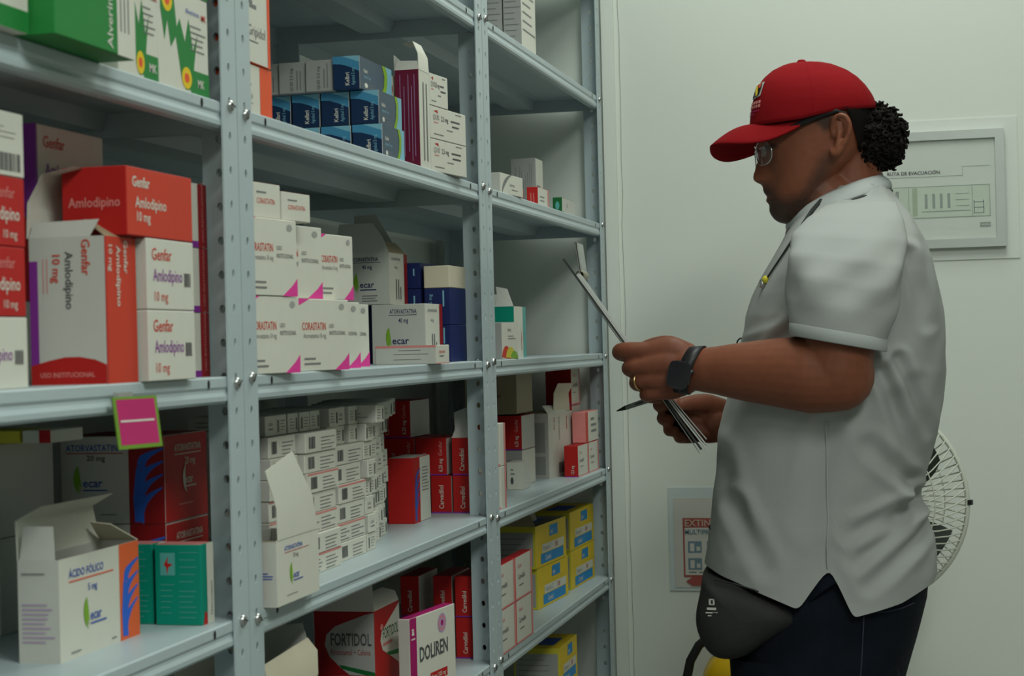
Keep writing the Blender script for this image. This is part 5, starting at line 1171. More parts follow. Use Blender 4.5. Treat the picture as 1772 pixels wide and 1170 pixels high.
# ears
for sg in (-1, 1):
    y = lambda d: sg*(.0745+d)
    def ep(p, d): return (p[0], y(d), p[2])
    E_ = [(0.0182,-0.0800,1.5709), (0.0160,-0.0800,1.5819), (0.0188,-0.0800,1.5927), (0.0255,-0.0800,1.5982), (0.0345,-0.0800,1.5961), (0.0401,-0.0800,1.5867), (0.0406,-0.0800,1.5749), (0.0362,-0.0800,1.5634), (0.0302,-0.0800,1.5536), (0.0234,-0.0800,1.5446), (0.0175,-0.0800,1.5432), (0.0144,-0.0800,1.5492)]
    off = [.000, .002, .006, .010, .013, .014, .013, .011, .009, .007, .004, .001]
    limb([ep(p, d) for p, d in zip(E_, off)], [.0036]*4+[.0042]*4+[.0045, .0055, .0055, .004], n=8)
    limb([ep((0.0244,-0.0800,1.5857), -.002), ep((0.0256,-0.0800,1.5689), 0), ep((0.0219,-0.0800,1.5523), 0)], [(.010, .004)]*3, n=10)
    limb([ep((0.0286,-0.0800,1.5880), .004), ep((0.0299,-0.0800,1.5746), .004), ep((0.0255,-0.0800,1.5630), .003)], [.0034]*3, n=8)
# trunk core and legs under the clothes
limb([(0.0290,0.0000,1.4090), (0.0304,0.0000,1.2966), (0.0048,0.0000,1.1244), (-0.0031,0.0000,0.9774)], [(.09, .09), (.105, .105), (.11, .11), (.11, .11)], n=24)
for sg in (-1, 1):
    hip = (-0.0003,0.0000,0.9169); kn = (hip[0]-.01, .095*sg, .50); an = (hip[0]+.04, .10*sg, .09)
    limb([(hip[0], .075*sg, hip[2]), kn, an, (an[0]-.12, an[1], .05)], [.068, .055, .042, .034])
# near (left) arm
limb([(0.0327,-0.1750,1.3682), (0.0250,-0.2050,1.3274), (0.0181,-0.2150,1.2757), (0.0131,-0.2150,1.2320)], [.034, .046, .0485, .0500], n=24)
limb([(0.0161,-0.2150,1.2240), (-0.0208,-0.2100,1.2263), (-0.0647,-0.1950,1.2293), (-0.1134,-0.1780,1.2316), (-0.1549,-0.1630,1.2339), (-0.1841,-0.1550,1.2352), (-0.2049,-0.1520,1.2373)], [(.0500, .047), (.0545, .050), (.0490, .046), (.0420, .040), (.0345, .031), (.0300, .026), (.0300, .023)], n=24)
# near hand: back of the hand towards the camera, fingers wrapped round the board
limb([(-0.1963,-0.1520,1.2503), (-0.2208,-0.1520,1.2625), (-0.2560,-0.1500,1.2616)], [(.020, .016), (.022, .015), (.0135, .0125)])
limb([(-0.1964,-0.1540,1.2396), (-0.2250,-0.1570,1.2444), (-0.2609,-0.1550,1.2419)], [(.022, .017), (.021, .015), (.0130, .0125)])
limb([(-0.1968,-0.1530,1.2288), (-0.2232,-0.1550,1.2245), (-0.2550,-0.1530,1.2218)], [(.022, .016), (.021, .014), (.0120, .012)])
limb([(-0.1972,-0.1500,1.2188), (-0.2182,-0.1500,1.2093), (-0.2443,-0.1480,1.2040)], [(.018, .014), (.016, .013), (.0115, .011)])
limb([(-0.2526,-0.1500,1.2641), (-0.2797,-0.1460,1.2647), (-0.2942,-0.1360,1.2641), (-0.2964,-0.1180,1.2606), (-0.2882,-0.1000,1.2568), (-0.2810,-0.0880,1.2548)], [.0130, .0128, .0122, .0110, .0100, .0085], n=14)
limb([(-0.2576,-0.1550,1.2418), (-0.2729,-0.1520,1.2413), (-0.2818,-0.1400,1.2396), (-0.2815,-0.1200,1.2358), (-0.2752,-0.1000,1.2319), (-0.2680,-0.0880,1.2290)], [.0125, .0122, .0116, .0106, .0098, .0085], n=14)
limb([(-0.2533,-0.1530,1.2217), (-0.2653,-0.1500,1.2203), (-0.2725,-0.1380,1.2184), (-0.2719,-0.1200,1.2146), (-0.2636,-0.1020,1.2122), (-0.2563,-0.0900,1.2100)], [.0115, .0112, .0108, .0100, .0092, .0080], n=14)
limb([(-0.2426,-0.1480,1.2039), (-0.2529,-0.1460,1.2016), (-0.2590,-0.1350,1.1997), (-0.2573,-0.1190,1.1966), (-0.2503,-0.1040,1.1942), (-0.2445,-0.0940,1.1929)], [.0110, .0106, .0100, .0092, .0085, .0075], n=14)
limb([(-0.1985,-0.1420,1.2586), (-0.2232,-0.1220,1.2707), (-0.2418,-0.1020,1.2727), (-0.2586,-0.0860,1.2696), (-0.2702,-0.0740,1.2673)], [.0170, .0145, .0120, .0110, .0085], n=14)
# far (right) arm and hand, holding the board from beyond with a pen between the fingers
limb([(0.0371,0.1750,1.3802), (0.0309,0.2050,1.3351), (0.0196,0.2250,1.2423), (0.0069,0.2250,1.1770)], [.034, .044, .046, .044], n=20)
limb([(0.0066,0.2250,1.1677), (-0.0579,0.2000,1.1587), (-0.1121,0.1650,1.1519), (-0.1495,0.1400,1.1491), (-0.1698,0.1280,1.1490)], [.046, .047, .041, .034, .030], n=20)
limb([(-0.1543,0.1320,1.1577), (-0.1871,0.1220,1.1679), (-0.2205,0.1180,1.1723)], [(.021, .016), (.023, .015), (.0135, .012)])
limb([(-0.1547,0.1340,1.1467), (-0.1879,0.1260,1.1476), (-0.2212,0.1200,1.1503)], [(.022, .016), (.021, .015), (.0125, .012)])
limb([(-0.1566,0.1300,1.1359), (-0.1872,0.1220,1.1313), (-0.2177,0.1160,1.1322)], [(.019, .015), (.018, .014), (.0120, .0115)])
limb([(-0.2168,0.1180,1.1723), (-0.2436,0.1120,1.1766), (-0.2588,0.0980,1.1775), (-0.2592,0.0820,1.1763), (-0.2509,0.0700,1.1757)], [.0125, .0120, .0115, .0105, .009], n=14)
limb([(-0.2193,0.1200,1.1539), (-0.2408,0.1160,1.1563), (-0.2542,0.1020,1.1563), (-0.2538,0.0860,1.1552), (-0.2446,0.0740,1.1537)], [.0125, .0120, .0115, .0105, .009], n=14)
limb([(-0.2177,0.1180,1.1375), (-0.2356,0.1140,1.1380), (-0.2454,0.1000,1.1380), (-0.2443,0.0860,1.1369), (-0.2362,0.0760,1.1355)], [.0120, .0115, .0110, .0100, .0085], n=14)
limb([(-0.2104,0.1140,1.1248), (-0.2246,0.1080,1.1245), (-0.2309,0.0960,1.1253), (-0.2281,0.0840,1.1259)], [.0105, .0100, .0096, .0085], n=14)
limb([(-0.1644,0.1220,1.1675), (-0.1884,0.1040,1.1786), (-0.2106,0.0860,1.1797), (-0.2258,0.0720,1.1778)], [.0170, .0145, .0120, .0095], n=14)

def remesh(g, name, vox, smooth=3):
    me = g.mesh(name); ob = bpy.data.objects.new(name, me); COL.objects.link(ob)
    md = ob.modifiers.new('r', 'REMESH'); md.mode = 'VOXEL'; md.voxel_size = vox; md.use_smooth_shade = True
    m2 = ob.modifiers.new('s', 'SMOOTH'); m2.factor = .5; m2.iterations = smooth
    dg = bpy.context.evaluated_depsgraph_get(); out = bpy.data.meshes.new_from_object(ob.evaluated_get(dg))
    bpy.data.objects.remove(ob); out.name = name; out.materials.clear()
    for p in out.polygons: p.use_smooth = True
    return out
bme = remesh(BODY, 'person', .0022, 5)
bme.materials.append(SKIN)
co = np.empty(len(bme.vertices)*3); bme.vertices.foreach_get('co', co); co = co.reshape(-1, 3)
def inside(poly, x, z):
    r = np.zeros(len(x), bool); k = len(poly)
    for i in range(k):
        x0, z0 = poly[i][0], poly[i][2]; x1, z1 = poly[(i+1) % k][0], poly[(i+1) % k][2]
        c = ((z0 > z) != (z1 > z)) & (x < (x1-x0)*(z-z0)/((z1-z0) if z1 != z0 else 1e-9)+x0); r ^= c
    return r.astype(float)
def soft(poly, s=.003):
    acc = 0
    for dx in (-s, 0, s):
        for dz in (-s, 0, s): acc = acc+inside(poly, co[:, 0]+dx, co[:, 2]+dz)
    return acc/9
tone = np.tile(np.array([.215, .070, .036]), (len(co), 1))
def mixc(mask, col): 
    global tone
    tone = tone*(1-mask[:, None])+np.array(col)*mask[:, None]
beard = soft([(-0.1056,0.0000,1.5085),(-0.0815,0.0000,1.5075),(-0.0705,0.0000,1.4992),(-0.0674,0.0000,1.4861),(-0.0546,0.0000,1.4813),(-0.0270,0.0000,1.4906),(-0.0127,0.0000,1.5143),(-0.0018,0.0000,1.5398),(0.0086,0.0000,1.5463),(0.0134,0.0000,1.5349),(0.0023,0.0000,1.5007),(-0.0164,0.0000,1.4694),(-0.0340,0.0000,1.4510),(-0.0473,0.0000,1.4332),(-0.0989,0.0000,1.4350),(-0.1065,0.0000,1.4745)], .006)
rng = np.random.default_rng(2)
mixc(beard*.92*(.8+.2*rng.random(len(co))), (.022, .015, .012))
side = soft([(-0.0153,0.0000,1.5144),(-0.0018,0.0000,1.5398),(0.0086,0.0000,1.5463),(0.0151,0.0000,1.5348),(0.0057,0.0000,1.5006),(-0.0102,0.0000,1.4778),(-0.0238,0.0000,1.4801)], .006); mixc(side*.35, (.16, .06, .035))
lips = soft([(-0.0905,0.0000,1.4931),(-0.0802,0.0000,1.4927),(-0.0742,0.0000,1.4890),(-0.0796,0.0000,1.4805),(-0.0908,0.0000,1.4809)], .002)*(np.abs(co[:, 1]) < .026); mixc(lips*.8, (.16, .045, .035))
brow = soft([(-0.1044,0.0000,1.5598),(-0.0697,0.0000,1.5644),(-0.0596,0.0000,1.5579),(-0.0699,0.0000,1.5583),(-0.0958,0.0000,1.5560)], .002); mixc(brow*.9, (.02, .014, .012))
hairz = soft([(-0.0158,0.0000,1.5968),(0.0169,0.0000,1.6082),(0.0146,0.0000,1.5841),(0.0059,0.0000,1.5741),(-0.0007,0.0000,1.5848)], .003); mixc(hairz*.85, (.03, .02, .016))
# hands and far skin a touch different
mixc((co[:, 0] < (-0.1762,-0.1500,1.2349)[0]).astype(float)*.35, (.15, .046, .026))
at = bme.attributes.new('tone', 'FLOAT_COLOR', 'POINT'); at.data.foreach_set('color', np.hstack([tone, np.ones((len(co), 1))]).ravel().astype(np.float32))
person = link('person', bme); person.location = PLOC; person.rotation_euler = (0, 0, PANG)
tag(person, 'man in red cap, glasses and white polo shirt reading a clipboard beside the shelves', 'person')

# --- polo shirt
POLO = mat('polo_cotton', (.385, .395, .38), rough=.85, var=.02, scale=900, bump=.18, bscale=1400, spec=.2)
POLOD = mat('polo_stripe', (.02, .025, .022), rough=.8)
POLOC = mat('polo_rib', (.42, .44, .43), rough=.85, var=.03, scale=1200, bump=.25, bscale=1600, spec=.2)
SF = [(-0.1919,0.0000,0.9086),(-0.1885,0.0000,0.9418),(-0.1802,0.0000,0.9916),(-0.1738,0.0000,1.0397),(-0.1692,0.0000,1.0833),(-0.1638,0.0000,1.1270),(-0.1539,0.0000,1.1748),(-0.1425,0.0000,1.2139),(-0.1294,0.0000,1.2529),(-0.1234,0.0000,1.2833),(-0.1184,0.0000,1.3110),(-0.1064,0.0000,1.3421),(-0.0900,0.0000,1.3738),(-0.0738,0.0000,1.4020),(-0.0594,0.0000,1.4276),(-0.0469,0.0000,1.4462),(-0.0310,0.0000,1.4647),(-0.0075,0.0000,1.4838),(0.0185,0.0000,1.5001)]
SB = [(0.1438,0.0000,0.8780),(0.1526,0.0000,0.9294),(0.1525,0.0000,0.9594),(0.1466,0.0000,0.9894),(0.1389,0.0000,1.0151),(0.1345,0.0000,1.0409),(0.1394,0.0000,1.0709),(0.1477,0.0000,1.1007),(0.1569,0.0000,1.1349),(0.1662,0.0000,1.1732),(0.1733,0.0000,1.2244),(0.1735,0.0000,1.2672),(0.1704,0.0000,1.3101),(0.1640,0.0000,1.3531),(0.1558,0.0000,1.3919),(0.1448,0.0000,1.4222),(0.1297,0.0000,1.4528),(0.1118,0.0000,1.4767),(0.0946,0.0000,1.4971)]
SW = [(0, 0, (-0.0012,0.0000,0.8823)[2], .174), (0, 0, (0.0005,0.0000,0.9515)[2], .173), (0, 0, (0.0027,0.0000,1.0379)[2], .172), (0, 0, (0.0048,0.0000,1.1244)[2], .178), (0, 0, (0.0070,0.0000,1.2108)[2], .188), (0, 0, (0.0092,0.0000,1.2972)[2], .190), (0, 0, (0.0109,0.0000,1.3663)[2], .195), (0, 0, (0.0118,0.0000,1.4009)[2], .190), (0, 0, (0.0124,0.0000,1.4251)[2], .172), (0, 0, (0.0128,0.0000,1.4424)[2], .148), (0, 0, (0.0132,0.0000,1.4597)[2], .116), (0, 0, (0.0137,0.0000,1.4787)[2], .085), (0, 0, (0.0142,0.0000,1.5003)[2], .066)]
def hem_z(x, y):
    """height of the hem along the body: front hem, side vent, lower tail"""
    pts = [(-0.1936,0.0000,0.9471), (-0.1203,0.0000,0.9241), (-0.0436,0.0000,0.8945), (-0.0266,0.0000,0.9239), (-0.0063,0.0000,0.9532), (0.0142,0.0000,0.9186), (0.0336,0.0000,0.8832), (0.1007,0.0000,0.8995), (0.1601,0.0000,0.9294)]
    return float(np.interp(x, [p[0] for p in pts], [p[2] for p in pts]))
def shirt_pt(a, z):
    xf, xb, wd = lerp_tab(SF, z, 0), lerp_tab(SB, z, 0), lerp_tab(SW, z, 3)
    mid = (xf+xb)/2; ca_, sa_ = math.cos(a), math.sin(a)
    ex = .82
    x = mid-(mid-xf)*math.copysign(abs(ca_)**ex, ca_) if ca_ > 0 else mid+(xb-mid)*abs(ca_)**ex
    y = wd*math.copysign(abs(sa_)**ex, sa_)
    return x, y
FOLDS = [  # start, end, width, depth : creases pressed into the cloth
 ((0.1312,0.0000,1.0435), (0.0272,0.0000,0.9988), .013, .010), ((0.1293,0.0000,1.0350), (0.0348,0.0000,0.9617), .014, .008), ((0.1257,0.0000,1.0582), (0.0557,0.0000,1.1236), .014, .008), ((0.1296,0.0000,1.0452), (0.0910,0.0000,1.1832), .016, .007),
 ((0.1404,0.0000,1.0751), (0.1211,0.0000,1.2084), .014, .006), ((0.1369,0.0000,1.0023), (0.0509,0.0000,0.9297), .014, .006), ((0.0752,0.0000,1.2266), (0.1227,0.0000,1.1054), .012, .006), ((0.0967,0.0000,1.2433), (0.1403,0.0000,1.1394), .010, .005),
 ((-0.1347,0.0000,1.0393), (-0.0937,0.0000,0.9519), .016, .005), ((-0.1590,0.0000,1.1094), (-0.1276,0.0000,0.9782), .018, .004), ((-0.0861,0.0000,1.2562), (-0.0421,0.0000,1.2986), .010, .006), ((-0.1117,0.0000,1.2655), (-0.0509,0.0000,1.2858), .010, .004), ((0.1130,0.0000,1.3890), (0.1399,0.0000,1.2938), .012, .006), ((-0.0032,0.0000,1.1418), (-0.0319,0.0000,1.0209), .02, .004)]
def folds(x, z):
    d = 0
    for a, b_, wd, dp in FOLDS:
        ax, az, bx, bz = a[0], a[2], b_[0], b_[2]; L2 = (bx-ax)**2+(bz-az)**2
        t = max(0, min(1, ((x-ax)*(bx-ax)+(z-az)*(bz-az))/L2)); px, pz_ = ax+t*(bx-ax), az+t*(bz-az)
        r = math.hypot(x-px, z-pz_)/(wd*.8); fade = 1-.7*t
        d += dp*1.7*fade*(-math.exp(-r*r)+.6*math.exp(-((r-1.9)/.8)**2))
    return d
NS, NZ = 190, 150; ztop = (0.0142,0.0000,1.4985)[2]; rows = []
g = G()
for i in range(NZ+1):
    s = i/NZ; row = []
    for j in range(NS):
        a = 2*math.pi*j/NS
        x0, y0 = shirt_pt(a, (-0.0000,0.0000,0.9299)[2])
        hz_ = hem_z(x0, y0)
        z = hz_+(ztop-hz_)*s
        x, y = shirt_pt(a, z)
        fl = folds(x, z)*min(1, abs(y)/.11)*(1 if y < 0 else .5)
        nrm = Vector((x-((-0.0024,0.0000,1.1764)[0]), y*1.6, 0)).normalized()
        wav = .0016*math.sin(z*46+7*a)*math.sin(a*5+z*13)
        row.append((x+nrm.x*(fl+wav), y+nrm.y*(fl+wav), z))
    rows.append(row)
g.grid(rows, POLO, cv=True)
# hem turned inwards
inn = []
for j in range(NS):
    x, y, z = rows[0][j]; c = Vector(((-0.0067,0.0000,1.0034)[0]-x, -y, 0)).normalized()*.004; inn.append((x+c.x, y+c.y, z+.002))
inn2 = [(p[0]+((-0.0067,0.0000,1.0034)[0]-p[0])*.02, p[1]*.98, p[2]+.05) for p in inn]
g.grid([rows[0], inn, inn2], POLO, cv=True, flip=True)
shirt = g.build('polo_shirt', person); shirt['label'] = 'white polo shirt'
sd_ = shirt.modifiers.new('sub', 'SUBSURF'); sd_.levels = 1; sd_.render_levels = 1
# side seam
def shirt_surf(x_t, z, sgn=-1, out=.0012):
    best = None
    for j in range(400):
        a = sgn*math.pi*(j+.5)/400; x, y = shirt_pt(a, z)
        if best is None or abs(x-x_t) < best[0]: best = (abs(x-x_t), x, y)
    n_ = Vector((best[1]-(-0.0024,0.0000,1.1764)[0], best[2]*1.6, 0)).normalized()
    f_ = folds(best[1], z)+out
    return (best[1]+n_.x*f_, best[2]+n_.y*f_, z)
g = G(); g.tube([shirt_surf(p[0], p[2]) for p in ((-0.0028,0.0000,1.1591), (-0.0037,0.0000,1.1245), (-0.0045,0.0000,1.0899), (-0.0046,0.0000,1.0553), (-0.0046,0.0000,1.0207), (-0.0054,0.0000,0.9861), (-0.0062,0.0000,0.9541))], .0011, POLOC, n=6); g.build('side_seam', shirt)
# sleeves with ribbed cuffs
def sleeve(sg):
    ctr = [(0.0539,-0.1050,1.4678), (0.0446,-0.1450,1.4441), (0.0354,-0.1780,1.4148), (0.0296,-0.2000,1.3818), (0.0247,-0.2110,1.3497), (0.0199,-0.2170,1.3154), (0.0159,-0.2190,1.2813)]
    rad = [(.050, .022), (.066, .036), (.078, .048), (.081, .056), (.078, .060), (.072, .060), (.0640, .058)]
    rows = []; n = 56
    for i in range(37):
        t = i/36*(len(ctr)-1); k = min(int(t), len(ctr)-2); f = t-k
        c = [ctr[k][q]*(1-f)+ctr[k+1][q]*f for q in range(3)]; rx, ry = [rad[k][q]*(1-f)+rad[k+1][q]*f for q in (0, 1)]
        row = []
        for j in range(n):
            a = 2*math.pi*j/n; tilt = -.20*min(1, i/24); dx = rx*math.cos(a)
            w_ = .0030*math.sin(a*4+i*.23)*min(1, i/20)*(1-.6*max(0, (i-28)/8)) + .0028*math.sin(a*6-i*.42)*math.exp(-((i-22)/9)**2)
            row.append((c[0]+dx*(1+w_/rx), sg*(-(c[1]) if 0 else -c[1])+sg*(ry+w_)*math.sin(a), c[2]+dx*tilt))
        rows.append(row)
    return rows
for sg in (-1, 1):
    rows = sleeve(sg)
    g = G(); g.grid(rows, POLO, cv=True, flip=sg > 0); g.poly(rows[0], POLO)
    sl = g.build('sleeve', shirt)
    # cuff
    c = Vector((sum(p[0] for p in rows[-1])/56, sum(p[1] for p in rows[-1])/56, sum(p[2] for p in rows[-1])/56))
    cu = []
    for dz, sc in ((.0045, 1.010), (.0035, 1.022), (-.012, 1.018), (-.0135, 1.0), (-.0125, .965), (.01, .955)):
        cu.append([tuple(Vector((c.x+(p[0]-c.x)*sc, c.y+(p[1]-c.y)*sc, p[2]+dz))) for p in rows[-1]])
    g = G(); g.grid(cu, POLOC, cv=True, flip=sg > 0); g.build('cuff', shirt)
# collar
g = G(); gs = G(); rows = []; st = []
CT = [(-0.0397,0.0000,1.4625), (-0.0201,-0.0460,1.4749), (0.0138,-0.0600,1.4912), (0.0516,-0.0580,1.5059), (0.0773,-0.0340,1.5138), (0.0875,0.0000,1.5172)]
CB = [(-0.0504,-0.0120,1.4353), (-0.0255,-0.0660,1.4500), (0.0131,-0.0900,1.4654), (0.0587,-0.0840,1.4809), (0.0887,-0.0480,1.4892), (0.0996,0.0000,1.4952)]
def ring(tab):
    out = [(p[0], p[1], p[2]) for p in tab]; far = [(p[0], -p[1], p[2]) for p in tab[-2:0 if tab is CT else None:-1]]
    if tab is CB: far = [(p[0], -p[1], p[2]) for p in tab[-2::-1]]
    else: far = [(p[0], -p[1], p[2]) for p in tab[-2::-1]]
    return out+far
def dense(t, n=50):
    t = np.array(t); s = np.concatenate([[0], np.cumsum(np.linalg.norm(np.diff(t, axis=0), axis=1))]); q = np.linspace(0, s[-1], n)
    d = np.stack([np.interp(q, s, t[:, k]) for k in range(3)], 1)
    for _ in range(4): d[1:-1] = (d[:-2]+2*d[1:-1]+d[2:])/4
    return d
T_, B_ = dense(ring(CT)), dense(ring(CB)); cen = T_.mean(0)
inner = T_.copy(); inner[:, 2] -= .022; inner[:, :2] = cen[:2]+(inner[:, :2]-cen[:2])*.95
rows = [inner]
for k in range(7):
    f = k/6; r = T_*(1-f)+B_*f; o_ = (r-cen); o_[:, 2] = 0; o_ /= np.maximum(np.linalg.norm(o_, axis=1)[:, None], 1e-6)
    r = r+o_*(.006*math.sin(f*math.pi)+.004); rows.append(r)
und = rows[-1].copy(); und[:, :2] = cen[:2]+(und[:, :2]-cen[:2])*.975; und[:, 2] += .004; rows.append(und)
g.grid([[tuple(p) for p in r] for r in rows], POLOC); co_ = g.build('collar', shirt)
g = G(); r = rows[-2]
g.tube([tuple(p+np.array([0, 0, -.002])) for p in r[2:-2]], (.0026), POLOD, n=8); g.build('collar_stripe', shirt)
g = G()
for p in ((-0.0395,-0.0280,1.4494), (-0.0450,-0.0260,1.4377)): g.lathe([(0, -.002), (.004, -.002), (.005, 0)], ZINC, o=p, n=10, axis='y')
g.build('button', shirt)

# --- jeans, shoes
JEAN = mat('dark_denim', (.007, .009, .015), rough=.85, var=.35, scale=25, bump=.2, bscale=900, spec=.15)
g = G(); rows = []
JF = [(-0.1469,0.0000,0.9696), (-0.1536,0.0000,0.9085), (-0.1582,0.0000,0.8648), (-0.1560,0.0000,0.8125), (-0.1539,0.0000,0.7601)]; JB = [(0.1234,0.0000,0.9681), (0.1417,0.0000,0.9294), (0.1374,0.0000,0.8909), (0.1209,0.0000,0.8309), (0.0998,0.0000,0.7621)]
zt, zb_ = JF[0][2], JF[-1][2]
for i in range(25):
    z = zt+(zb_-zt)*i/24; xf, xb = lerp_tab(JF, z, 0), lerp_tab(JB, z, 0); row = []
    for j in range(60):
        a = 2*math.pi*j/60; mid = (xf+xb)/2; ca_, sa_ = math.cos(a), math.sin(a)
        row.append((mid-(xb-xf)/2*math.copysign(abs(ca_)**.85, ca_), (.160-.004*i/24)*math.copysign(abs(sa_)**.9, sa_)+.002*math.sin(z*60+a*3), z))
    rows.append(row)
g.grid(rows, JEAN, cv=True, flip=True); g.poly(rows[0], JEAN)
je = g.build('jeans', person); je['label'] = 'dark blue jeans'
for sg in (-1, 1):
    g = G(); xm = (JF[-1][0]+JB[-1][0])/2
    g.tube([(xm-.002, .085*sg, zb_+.05), (xm-.004, .088*sg, zb_-.08), (xm-.01, .095*sg, .50), (xm+.01, .10*sg, .30), (xm+.03, .10*sg, .06)], [(.066, .122), (.068, .116), (.070, .090), (.062, .074), (.062, .078)], JEAN, n=24); g.build('trouser_leg', je)
    g = G(); g.tube([(xm+.10, .10*sg, .035), (xm+.04, .10*sg, .05), (xm-.05, .10*sg, .045), (xm-.14, .10*sg, .034), (xm-.18, .10*sg, .028)], [(.03, .030), (.048, .042), (.044, .046), (.033, .046), (.022, .032)], BLK, n=16); g.build('shoe', person)
def jean_surf(p, out=.0015):
    z = p[2]; xf, xb = lerp_tab(JF, z, 0), lerp_tab(JB, z, 0); mid = (xf+xb)/2; u = max(-1, min(1, (mid-p[0])/((xb-xf)/2)))
    ca_ = math.copysign(abs(u)**(1/.85), u); sa_ = math.sqrt(max(0, 1-ca_*ca_)); return (p[0], -(.157*abs(sa_)**.9)-out, z)
TH_ = mat('denim_thread', (.028, .036, .06), rough=.8)
g = G()
g.tube([jean_surf(p) for p in ((0.0429,-0.1000,0.8918), (0.0403,-0.1000,0.8553), (0.0379,-0.1000,0.8221), (0.0346,-0.1000,0.7871))], .0012, TH_, n=5)
g.tube([jean_surf(p) for p in ((0.0477,-0.1000,0.8885), (0.0721,-0.1000,0.8869), (0.0965,-0.1000,0.8894), (0.1144,-0.1000,0.8935))], .0012, TH_, n=5); g.build('seam_stitching', je)

# --- cap
CAP = mat('cap_red', (.23, .006, .009), rough=.85, var=.10, scale=30, bump=.12, bscale=1200, spec=.1)
CF = [(-0.1061,0.0000,1.5930),(-0.1048,0.0000,1.6095),(-0.1018,0.0000,1.6268),(-0.0980,0.0000,1.6414),(-0.0925,0.0000,1.6551),(-0.0835,0.0000,1.6677),(-0.0703,0.0000,1.6784),(-0.0547,0.0000,1.6854),(-0.0374,0.0000,1.6897),(-0.0194,0.0000,1.6901)]
CBK = [(0.0825,0.0000,1.5845),(0.0838,0.0000,1.6052),(0.0825,0.0000,1.6207),(0.0770,0.0000,1.6356),(0.0680,0.0000,1.6498),(0.0557,0.0000,1.6634),(0.0407,0.0000,1.6745),(0.0239,0.0000,1.6823),(0.0053,0.0000,1.6875),(-0.0151,0.0000,1.6899)]
CW = [(0, 0, (-0.0177,0.0000,1.5890)[2], .0835), (0, 0, (-0.0171,0.0000,1.6098)[2], .0840), (0, 0, (-0.0167,0.0000,1.6271)[2], .0825), (0, 0, (-0.0163,0.0000,1.6444)[2], .0770), (0, 0, (-0.0159,0.0000,1.6600)[2], .0670), (0, 0, (-0.0155,0.0000,1.6739)[2], .0510), (0, 0, (-0.0153,0.0000,1.6834)[2], .0350), (0, 0, (-0.0152,0.0000,1.6886)[2], .018), (0, 0, (-0.0151,0.0000,1.6899)[2], .003)]
ZC = (-0.0169,0.0000,1.6900)[2]
RIM = [(-0.1061,0.0000,1.5930), (-0.0690,0.0000,1.5931), (-0.0278,0.0000,1.5956), (0.0169,0.0000,1.6057), (0.0509,0.0000,1.6093), (0.0832,0.0000,1.6138)]
def crown(a, t, out=0):
    """a: angle from the forehead, t: 0 rim .. 1 button"""
    xr = lerp_tab(CF, RIM[2][2], 0); xk = lerp_tab(CBK, RIM[2][2], 0); xm = (xr+xk)/2-(xk-xr)/2*math.cos(a)
    zr = float(np.interp(xm, [p[0] for p in RIM], [p[2] for p in RIM]))
    z = zr+(ZC-zr)*(1-(1-t)**1.8)
    xf, xb, wd = lerp_tab(CF, z, 0), lerp_tab(CBK, z, 0), lerp_tab(CW, z, 3); mid = xf*.5+xb*.5; ca_, sa_ = math.cos(a), math.sin(a)
    x = mid-(xb-xf)/2*math.copysign(abs(ca_)**.93, ca_); y = wd*math.copysign(abs(sa_)**.93, sa_)
    n_ = Vector((x-mid, y, (z-RIM[0][2])*.8)).normalized()*out
    return (x+n_.x, y+n_.y, z+n_.z)
NA = 80; NT = 26
g = G(); rows = [[crown(2*math.pi*j/NA, i/NT) for j in range(NA)] for i in range(NT+1)]
ins = [[crown(2*math.pi*j/NA, i/NT, -.003) for j in range(NA)] for i in (4, 2, 0)]
g.grid(ins+rows, CAP, cv=True, flip=True); g.poly(rows[-1][::-1], CAP)
cap = g.build('cap', person); cap['label'] = 'red baseball cap with small emblem'
g = G()
for k in range(6):
    a = math.pi/6+k*math.pi/3; g.tube([crown(a, .02+.95*i/20, -.0002) for i in range(21)], .0007, CAP, n=5)
g.build('panel_seam', cap)
g = G(); bt = crown(0, 1); g.lathe([(0, .0045), (.005, .0035), (.008, 0), (.008, -.003)], CAP, o=((-0.0263,0.0000,1.6900)[0], 0, ZC), n=14); g.build('top_button', cap)
# brim
BI = [(-0.0234,-0.0750,1.5969), (-0.0537,-0.0620,1.5973), (-0.0795,-0.0440,1.5980), (-0.0947,-0.0230,1.5994), (-0.1016,0.0000,1.6015), (-0.0963,0.0230,1.6039), (-0.0822,0.0440,1.6057), (-0.0563,0.0620,1.6075), (-0.0249,0.0750,1.6103)]
BO = [(-0.0303,-0.0800,1.5865), (-0.0690,-0.0840,1.5684), (-0.1028,-0.0760,1.5648), (-0.1430,-0.0480,1.5704), (-0.1682,0.0000,1.5731), (-0.1669,0.0420,1.5596), (-0.1465,0.0700,1.5516), (-0.1058,0.0800,1.5625), (-0.0376,0.0800,1.5954)]
bi, bo = dense(BI, 41), dense(BO, 41)
g = G(); rows = []
for k in range(11):
    f = k/10; r = bi*(1-f)+bo*f; r[:, 2] += .007*math.sin(f*math.pi)*np.sin(np.linspace(0, math.pi, 41)); rows.append([tuple(p) for p in r])
und = [[(p[0], p[1], p[2]-.0028) for p in r] for r in rows]
CAPU = CAP
g.grid(rows+und[::-1], CAP, smooth=True)
g.build('brim', cap)
